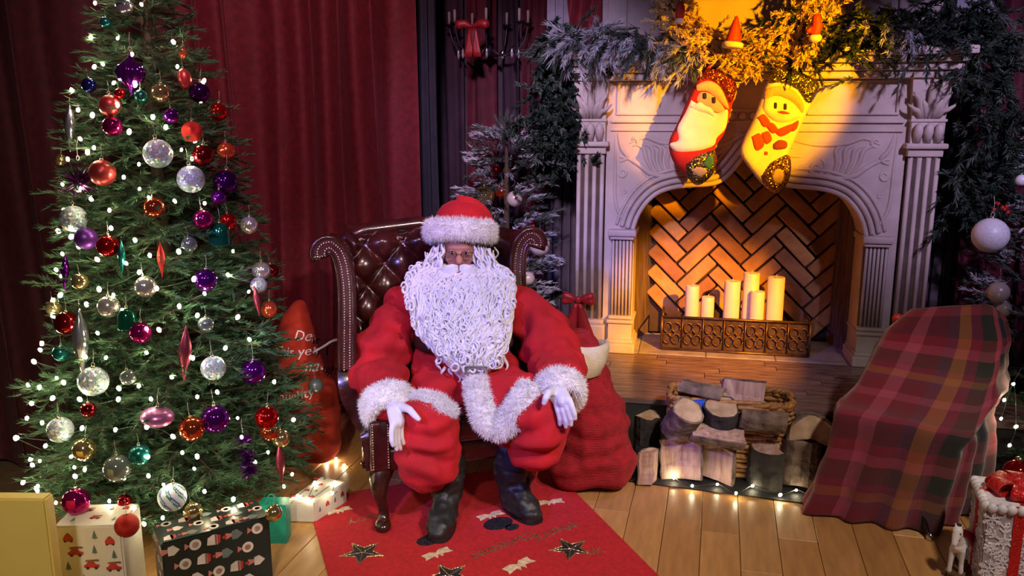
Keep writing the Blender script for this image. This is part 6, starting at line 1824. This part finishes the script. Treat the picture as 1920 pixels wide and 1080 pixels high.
pc('button', [(1432, 284), (1438, 284), (1438, 290), (1432, 290)], scar, .008, -.034, .004, .006); pc('flower', [(1446, 330), (1452, 318), (1462, 316), (1468, 326), (1464, 340), (1452, 342)], tanf, .006, -.048, .006, .01)

# ================================================================== wreath and garlands
def rdir(rr, base, spread): return (Vector(base).normalized() + Vector((rr.gauss(0, spread), rr.gauss(0, spread), rr.gauss(0, spread)))).normalized()
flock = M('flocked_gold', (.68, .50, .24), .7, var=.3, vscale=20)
frost = M('frosted_needles', (.26, .28, .34), .8, var=.4, vscale=8, col2=(.60, .62, .70)); deepg = M('deep_garland_green', (.022, .045, .032), .7, var=.5, vscale=6, spec=.3); midg = M('grey_garland_green', (.07, .10, .085), .7, var=.4, vscale=6)
rr = random.Random(21)
wu, wz = fuz(1400, -44, -.24); WR = .40
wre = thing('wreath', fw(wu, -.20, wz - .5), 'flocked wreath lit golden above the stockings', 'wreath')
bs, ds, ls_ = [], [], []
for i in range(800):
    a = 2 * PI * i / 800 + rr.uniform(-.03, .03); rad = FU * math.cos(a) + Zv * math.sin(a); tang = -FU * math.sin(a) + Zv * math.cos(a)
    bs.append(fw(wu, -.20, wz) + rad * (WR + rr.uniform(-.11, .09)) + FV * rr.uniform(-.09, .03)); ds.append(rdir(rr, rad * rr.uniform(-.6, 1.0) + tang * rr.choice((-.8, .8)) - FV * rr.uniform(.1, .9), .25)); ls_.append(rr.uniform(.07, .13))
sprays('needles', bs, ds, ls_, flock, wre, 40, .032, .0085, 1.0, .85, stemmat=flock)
mb = MB(); mb.tube([fw(wu, -.18, wz) + (FU * math.cos(a) + Zv * math.sin(a)) * WR for a in [2 * PI * i / 40 for i in range(41)]], .03, 8, cap=False); mb.build('wreath_frame', M('wreath_core', (.10, .07, .04), .9), wre, True)
def pend(name, label, px, py, kind):
    u, z = fuz(px, py, -.40); c = fw(u, -.40, z); t = thing(name, c, label, 'ornament'); R = Matrix.Rotation(.1, 3, 'Y')
    rd = M('pendant_red', (.50, .035, .015), .6, bump=.3, bscale=150)
    if kind == 'hat':
        MB().lathe([(.045, -.05), (.036, -.02), (.028, .02), (.016, .06), (.004, .085)], 16, c=c, R=R).build('crown', rd, t, True); MB().lathe([(.044, -.075), (.054, -.07), (.054, -.05), (.044, -.045)], 16, c=c, R=R).build('brim', plushw, t, True)
    elif kind == 'mitten':
        blobs('mitten', [[(c + Vector((0, 0, .04)), .024), (c + Vector((.004, 0, 0)), .030), (c + Vector((-.002, 0, -.03)), .028)], [(c + Vector((-.02, 0, -.01)), .014), (c + Vector((-.036, 0, -.02)), .013)]], rd, t, voxel=.004, smooth=4)
        MB().ell(c + Vector((0, -.002, -.055)), (.033, .028, .024), 14).build('fur_tip', plushw, t, True)
    else:
        MB().ell(c, (.026, .024, .055), 16).build('ball', rd, t, True); MB().ell(c + Vector((0, -.002, -.045)), (.024, .022, .018), 12).build('tip', plushw, t, True)
    MB().tube([c + Vector((0, 0, .05)), c + Vector((.004, .03, .13))], .002, 5).build('hanger', threadm, t)
pend('oval_ornament', 'red oval ornament with pale tip at the left of the wreath', 1275, 22, 'oval'); pend('hat_ornament', 'little red hat ornament with white brim under the wreath', 1377, 62, 'hat'); pend('mitten_ornament', 'little red mitten ornament with white end at the right of the wreath', 1530, 50, 'mitten')


def garland(name, label, path, n, mat, base_dir, spread, L, nl, nw, nn=46, th=.06, ang=.8, flat=.9, v=0, mat2=None):
    t = thing(name, path[0], label, 'garland'); pts = catmull(path, 10); B, D, Ls = [], [], []
    for i in range(n):
        k = rr.uniform(0, len(pts) - 1.001); p = pts[int(k)].lerp(pts[int(k) + 1], k % 1); tg = (pts[int(k) + 1] - pts[int(k)]).normalized()
        B.append(p + Vector((rr.gauss(0, th * .5), rr.gauss(0, th * .35), rr.gauss(0, th * .5)))); D.append(rdir(rr, Vector(base_dir) + tg * rr.uniform(-.7, .7), spread)); Ls.append(L * rr.uniform(.7, 1.25))
    mb = MB(); mb.tube(pts, .012, 6); mb.build('stem', M('garland_stem', (.04, .03, .02), .9), t)
    h = n if mat2 is None else n * 2 // 3
    sprays('needles', B[:h], D[:h], Ls[:h], mat, t, nn, nl, nw, flat, ang)
    if mat2: sprays('needles', B[h:], D[h:], Ls[h:], mat2, t, nn, nl, nw, flat, ang)
    return t


def fpx(px, py, v): u, z = fuz(px, py, v); return fw(u, v, z)


garland('frosted_garland', 'frosted pine garland on the left half of the mantel', [fpx(1060, 78, -.12), fpx(1110, 62, -.14), fpx(1180, 66, -.16), fpx(1250, 76, -.16), fpx(1330, 80, -.14)], 120, frost, (-.3, -.6, -.5), .36, .19, .075, .0050, 70, .05, .55, mat2=midg)
garland('hanging_garland', 'dark green foliage hanging beside the left end of the mantel', [fpx(1058, 80, -.06), fpx(1035, 130, -.04), fpx(1030, 190, -.04), fpx(1040, 250, -.04), fpx(1048, 275, -.04)], 300, deepg, (0, -.6, -.35), .6, .10, .045, .015, 30, .15, .95, mat2=midg)
garland('pine_garland', 'dark pine garland on the right half of the mantel', [fpx(1470, 80, -.16), fpx(1560, 66, -.20), fpx(1660, 55, -.20), fpx(1760, 48, -.16), fpx(1830, 62, -.08)], 230, deepg, (.05, -.5, -.15), .6, .14, .045, .008, 50, .14, .8, mat2=midg)
garland('frosted_sprig', 'frosted sprig drooping from the right mantel garland', [fpx(1640, 40, -.22), fpx(1690, 50, -.23), fpx(1720, 60, -.22)], 16, frost, (-.3, -.5, -.6), .3, .14, .05, .005, 50, .04, .5)
garland('hanging_garland', 'dark pine garland hanging beside the right end of the mantel', [fpx(1800, 50, -.06), fpx(1850, 90, -.04), fpx(1868, 170, -.04), fpx(1860, 260, -.04), fpx(1838, 330, -.03), fpx(1822, 390, -.02)], 360, deepg, (-.05, -.5, -.35), .55, .12, .05, .008, 40, .15, .85, mat2=midg)


# ================================================================== small frosted trees beside the fireplace
def small_tree(name, label, base, h, prof, n, m1, m2, L=.15, nl=.04, nw=.005, seed=1, zmin=.25, cat='Christmas tree'):
    t = thing(name, base, label, cat); q = random.Random(seed); B, D, Ls = [], [], []
    for i in range(n):
        z = zmin + (h - zmin) * q.random() ** 1.15; R_ = float(np.interp(z, [p[0] for p in prof], [p[1] for p in prof])); a = q.uniform(0, 2 * PI); k = q.uniform(.35, .8)
        d = Vector((math.cos(a), math.sin(a), 0)); B.append(base + d * R_ * k + Vector((0, 0, z - .1 * R_))); D.append((d + Vector((q.gauss(0, .3), q.gauss(0, .3), q.uniform(-.1, .7)))).normalized()); Ls.append(L * q.uniform(.7, 1.2))
    for _ in range(7): B.append(base + Vector((0, 0, h - .12))); D.append(Vector((q.gauss(0, .35), q.gauss(0, .2), 1)).normalized()); Ls.append(L * 1.2)
    mb = MB(); mb.tube([base, base + Vector((0, 0, h * .6)), base + Vector((0, 0, h))], [.03, .02, .006], 8); mb.build('trunk', bark_m, t, True)
    k = len(B) // 2; sprays('needles', B[:k], D[:k], Ls[:k], m1, t, 44, nl, nw, .9, .7); sprays('needles', B[k:], D[k:], Ls[k:], m2, t, 44, nl, nw, .9, .7); return t


st1 = fpx(950, 560, -.02); st1.z = 0
h1 = P(945, 225, st1.y).z
small_tree('frosted_tree', 'small frosted fir tree with pearly baubles behind the armchair', st1, h1, [(0, .36), (.6, .33), (1.1, .27), (1.45, .18), (1.75, .05)], 420, frost, midg, seed=3, nw=.0065)
st2 = fpx(1945, 600, -.25); st2.z = ZH if False else 0
h2 = P(1945, 250, st2.y).z
st2 = fpx(1945, 600, -.02); st2.z = 0
small_tree('frosted_tree', 'frosted fir tree with white bauble at the right edge of the picture', st2, 1.62, [(0, .46), (.6, .42), (1.1, .32), (1.4, .20), (1.7, .05)], 420, frost, midg, seed=5, nw=.0065)
st3 = G(1985, 905); st3.z = 0
small_tree('green_tree', 'dark green artificial tree with lights cut by the right edge', st3, .95, [(0, .25), (.2, .27), (.5, .24), (.75, .16), (.95, .03)], 170, green1, green2, .10, .034, .004, 7, .12)
bpos = [P(1883, 750, 3.35), P(1877, 785, 3.33), P(1900, 720, 3.4), P(1905, 800, 3.3), P(1893, 835, 3.28)]
light_string('fairy_lights', 'fairy lights on the green tree at the right edge', [P(1915, 690, 3.4)] + bpos, bpos, wire_m, .9)


def bauble_at(label, px, py, r, v, kind, col, Y=None):
    p = fpx(px, py, v) if Y is None else P(px, py, Y); R0 = r / F * (p - Vector((0, 0, H))).length
    o = thing(NAMES[kind], p, label, 'ornament', scale=R0); shared('ball', orn_mesh(kind, col), o); shared('cap', cap_me, o, (0, 0, .3), sc=.7); shared('hanger', lp_me, o, (0, 0, .3), sc=.7)
OM['ivory'] = M('ivory_satin', (.60, .52, .50), .3, .1)
for a in (('clear amber bauble on the frosted tree, right above the red hat', 908, 368, 20, -.02, 'ball', 'gold'), ('ivory bauble right of the clear amber one on the frosted tree', 965, 373, 15, -.02, 'ball', 'ivory'), ('small dark red bauble high on the frosted tree', 931, 319, 9, 0.0, 'ball', 'darkred'), ('tiny gold bauble beside the small dark red one', 950, 320, 7, 0, 'ball', 'gold'), ('dull copper bauble between the amber and ivory ones', 941, 360, 13, .0, 'ball', 'copper'), ('ivory bauble beside the right wing of the armchair', 1012, 460, 20, -.06, 'ball', 'ivory'), ('ivory bauble half hidden behind the right shoulder', 990, 522, 13, -.02, 'ball', 'ivory'),
          ('large white bauble on the frosted tree at the right edge', 1857, 441, 28, -.32, 'ball', 'white'), ('small ivory bauble above the tartan chair', 1872, 548, 17, -.32, 'ball', 'ivory'), ('tiny ivory bauble just over the tartan blanket', 1882, 580, 12, -.30, 'ball', 'ivory'), ('small pink-white bauble at the very right edge', 1915, 338, 9, -.30, 'ball', 'white')):
    bauble_at(*a)
ber = M('red_berry', (.40, .015, .012), .3)
for lab, cx, cy, v in (('cluster of red berries on the small frosted tree', 985, 424, -.06), ('cluster of red berries on the right frosted tree', 1882, 388, -.28)):
    c = fpx(cx, cy, v); t = thing('berry_cluster', c, lab, 'berries')
    for i in range(9): MB().ell(c + Vector((random.uniform(-.06, .06), random.uniform(-.02, .02), random.uniform(-.03, .03))), .0105, 8).build('berry', ber, t, True)
# red bow beside the fireplace
bwm = M('red_satin', (.30, .010, .016), .45, var=.15, sheen=.3)
bc_ = fpx(1084, 562, -.10); bwt = thing('ribbon_bow', bc_, 'large dark red ribbon bow beside the fireplace, above the sack', 'bow')
for s in (-1, 1):
    blobs('bow_loop', [[(bc_ + FU * s * .012, .012), (bc_ + FU * s * .045 + Vector((0, 0, .012)), .024), (bc_ + FU * s * .075 + Vector((0, 0, .022)), .027)], [(bc_ + FU * s * .04 - Vector((0, 0, .006)), .018), (bc_ + FU * s * .078 - Vector((0, 0, .008)), .026)]], bwm, bwt, voxel=.005, smooth=3)
    def fn2(a, b, s=s): return bc_ + FU * (s * (.012 + .05 * b) + (a - .5) * .085 * (.35 + b)) + FV * (-.01 - .012 * math.sin(PI * a)) + Vector((0, 0, -.02 - .24 * b))
    mb = MB(); mb.grid(fn2, 6, 8); o = mb.build('bow_tail', bwm, bwt, True); q = o.modifiers.new('t', 'SOLIDIFY'); q.thickness = .004
MB().rbox(bc_ + Vector((0, 0, 0)), (.035, .04, .04), .012).build('bow_knot', bwm, bwt, True)
# dim twig chandelier with a bow, high at the left of the chimney wall
cc_ = fpx(915, 55, .30); cht = thing('chandelier', cc_, 'dim dark iron chandelier with red bow high beside the fireplace', 'chandelier'); irn = M('dark_iron', (.045, .035, .045), .4, .7)
MB().tube([cc_ + Vector((0, 0, -.12)), cc_ + Vector((0, 0, .8))], .010, 6).build('stem', irn, cht)
MB().ell(cc_ + Vector((0, 0, -.13)), (.03, .03, .04), 12).build('finial', irn, cht, True)
for k in range(7):
    a = 2 * PI * k / 7 + .3; d = FU * math.cos(a) + FV * math.sin(a) * .5
    mb = MB(); mb.tube(catmull([cc_ + Vector((0, 0, -.1)), cc_ + d * .10 + Vector((0, 0, -.16)), cc_ + d * .22 + Vector((0, 0, -.10)), cc_ + d * .26 + Vector((0, 0, .02))], 6), .006, 6); ar = mb.build('arm', irn, cht, True)
    MB().lathe([(.006, 0), (.028, .012), (.03, .02), (.01, .022)], 12, c=cc_ + d * .26 + Vector((0, 0, .02))).build('drip_pan', irn, ar, True)
    MB().lathe([(.009, 0), (.009, .07), (.002, .075)], 8, c=cc_ + d * .26 + Vector((0, 0, .04))).build('candle', M('dim_candle', (.35, .30, .32), .6), ar, True)
    MB().lathe([(.002, -.07), (.010, -.05), (.004, -.01), (.001, 0)], 8, c=cc_ + d * .2 + Vector((0, 0, -.11))).build('crystal', M('crystal', (.5, .48, .55), .08, .4), ar, True)
for s in (-1, 1):
    q_ = cc_ - FV * .2 - FU * .05
    blobs('bow_loop', [[(q_ + FU * s * .01, .012), (q_ + FU * s * .05 + Vector((0, 0, .015)), .026), (q_ + FU * s * .08 + Vector((0, 0, .01)), .03)]], bwm, cht, voxel=.006, smooth=3)
    mb = MB(); mb.grid(lambda a, b, s=s: cc_ - FV * .2 + FU * (-.05 + s * .03 * b + (a - .5) * .05) + Vector((0, 0, -.18 * b)), 4, 5); o = mb.build('bow_tail', bwm, cht, True); q = o.modifiers.new('t', 'SOLIDIFY'); q.thickness = .004
